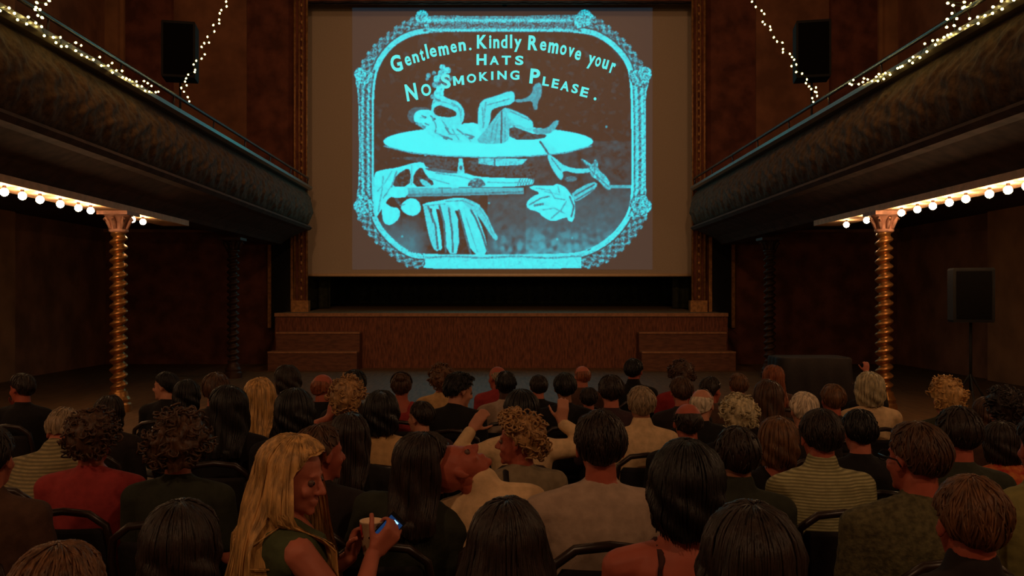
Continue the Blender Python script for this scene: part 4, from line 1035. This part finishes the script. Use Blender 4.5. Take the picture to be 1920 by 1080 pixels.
def x_headband(t, H, bend, fr):
    pts = [H @ capsurf(a, D2(52), .018, None) for a in [k * 2 * PI / 24 for k in range(25)]]
    MB().tube([H @ Vector((.088 * math.cos(a), -.03 - .02 * math.sin(a) + 0.0, .04 + .09 * math.sin(a))) for a in [PI * k / 16 for k in range(17)]], .010, 8).build('headband', mat('headband_cloth', lin((30, 18, 18)), .8), t, True)
def x_strap(t, H, bend, fr):
    MB().tube([bend(Vector(p)) for p in ((-.16, -.152, .74), (-.13, -.150, .86), (-.105, -.125, .96), (-.095, -.06, 1.035), (-.09, .02, 1.03), (-.09, .12, .94))], .015, 8).build('bag_strap', mat('strap', lin((20, 16, 16)), .6), t, True)
def x_glasses(t, H, bend, fr):
    g = MB()
    for sx in (-1, 1):
        g.tube([H @ Vector((sx * .034 + .024 * math.cos(a), .104, .004 + .018 * math.sin(a))) for a in [2 * PI * k / 16 for k in range(17)]], .0022, 6)
        g.tube([H @ Vector(p) for p in ((sx * .058, .104, .010), (sx * .082, .05, .010), (sx * .087, .0, .008), (sx * .086, -.018, -.012))], .0028, 6)
    g.tube([H @ Vector(p) for p in ((-.011, .106, .008), (0, .108, .012), (.011, .106, .008))], .0022, 6)
    g.build('glasses', mat('glasses_frame', lin((18, 12, 12)), .3, var=0), t, True)
HOLD = {}
def x_woman(t, H, bend, fr): HOLD['w'] = (t, fr)
EX = dict(headband=x_headband, strap=x_strap, glasses=x_glasses, woman=x_woman)
for q in P:
    q.pop('fix'); lab = q['label']
    words = lab.replace(',', '').split()
    q['chairlab'] = 'dark bentwood chair of the ' + ' '.join(words[:11])
    if 'extra' in q: q['extra'] = EX[q['extra']]
    q['near'] = q.get('near', q['wpx'] >= 80)
    t, loc, s = person(**q)

# ---- phone and paper cup in the blond woman's hands
t, fr = HOLD['w']
R3m = Rz(t.rotation_euler.z); s = t.scale[0]
def W3(p): return t.location + (R3m @ Vector(p)) * s
Wr = fr[1][2]; Wl = fr[0][2]
fR = Vector((.12, .75, .75)).normalized(); nR = Vector((-.75, .25, .45)); nR = (nR - fR * nR.dot(fR)).normalized(); lR = fR.cross(nR)
pc = W3(Wr + fR * .085 + nR * .030)
ph = thing('mobile_phone', 'mobile phone with small lit bluish screen in the long-haired blond person\'s raised hand', 'phone', pc)
fw, nw, lw = (R3m @ fR).normalized(), (R3m @ nR).normalized(), (R3m @ lR).normalized()
M = Matrix((( fw.x, lw.x, nw.x, 0), (fw.y, lw.y, nw.y, 0), (fw.z, lw.z, nw.z, 0), (0, 0, 0, 1)))
ph.rotation_euler = M.to_euler()
MB().box(-.062, .062, -.031, .031, -.005, .005).build('phone_case', M_black, ph)
MB().box(-.048, .048, -.027, .027, .005, .0062).build('screen', mat('phone_screen', lin((20, 30, 50)), .2, var=0, emit=lin((60, 120, 200)), es=.14, bump=0), ph)
MB().box(.022, .044, -.012, .006, .0062, .0068).build('lit_message', mat('phone_light', (.3, .6, .9), .2, var=0, emit=lin((150, 215, 255)), es=1.6, bump=0), ph)
fL = Vector((.1, .35, 1)).normalized(); nL = Vector((.9, .6, -.1)); nL = (nL - fL * nL.dot(fL)).normalized()
cc = W3(Wl + fL * .095 + nL * .055)
cup = thing('paper_cup', 'white and red paper cup held up by the blond person using the phone', 'cup', cc - Vector((0, 0, .06)))
mc = mat('cup_paper', lin((228, 196, 160)), .7, var=.04)
MB().lathe([(.027, 0), (.029, .002), (.040, .112), (.042, .114), (.042, .118), (.038, .118), (.027, .006), (.001, .005)], n=28).build('cup_body', mc, cup, True)
mb = MB(); rs = []
for z in (.055, .108):
    r_ = .0296 + (.0403 - .0290) * (z / .112) ; rs.append([Vector((r_ * math.cos(a), r_ * math.sin(a), z)) for a in [2.4 + 1.5 * k / 10 for k in range(11)]])
vs = rs[0] + rs[1] + [v * 1 + Vector((v.x, v.y, 0)).normalized() * .0012 for v in rs[0] + rs[1]]
fs = [(22 + i, 23 + i, 34 + i, 33 + i) for i in range(10)] + [(i, i + 1, 23 + i, 22 + i) for i in range(10)] + [(11 + i + 1, 11 + i, 33 + i, 34 + i) for i in range(10)]
mb.add(vs, fs).build('red_patch', mat('cup_red', lin((180, 40, 36)), .7, var=.05), cup, True)
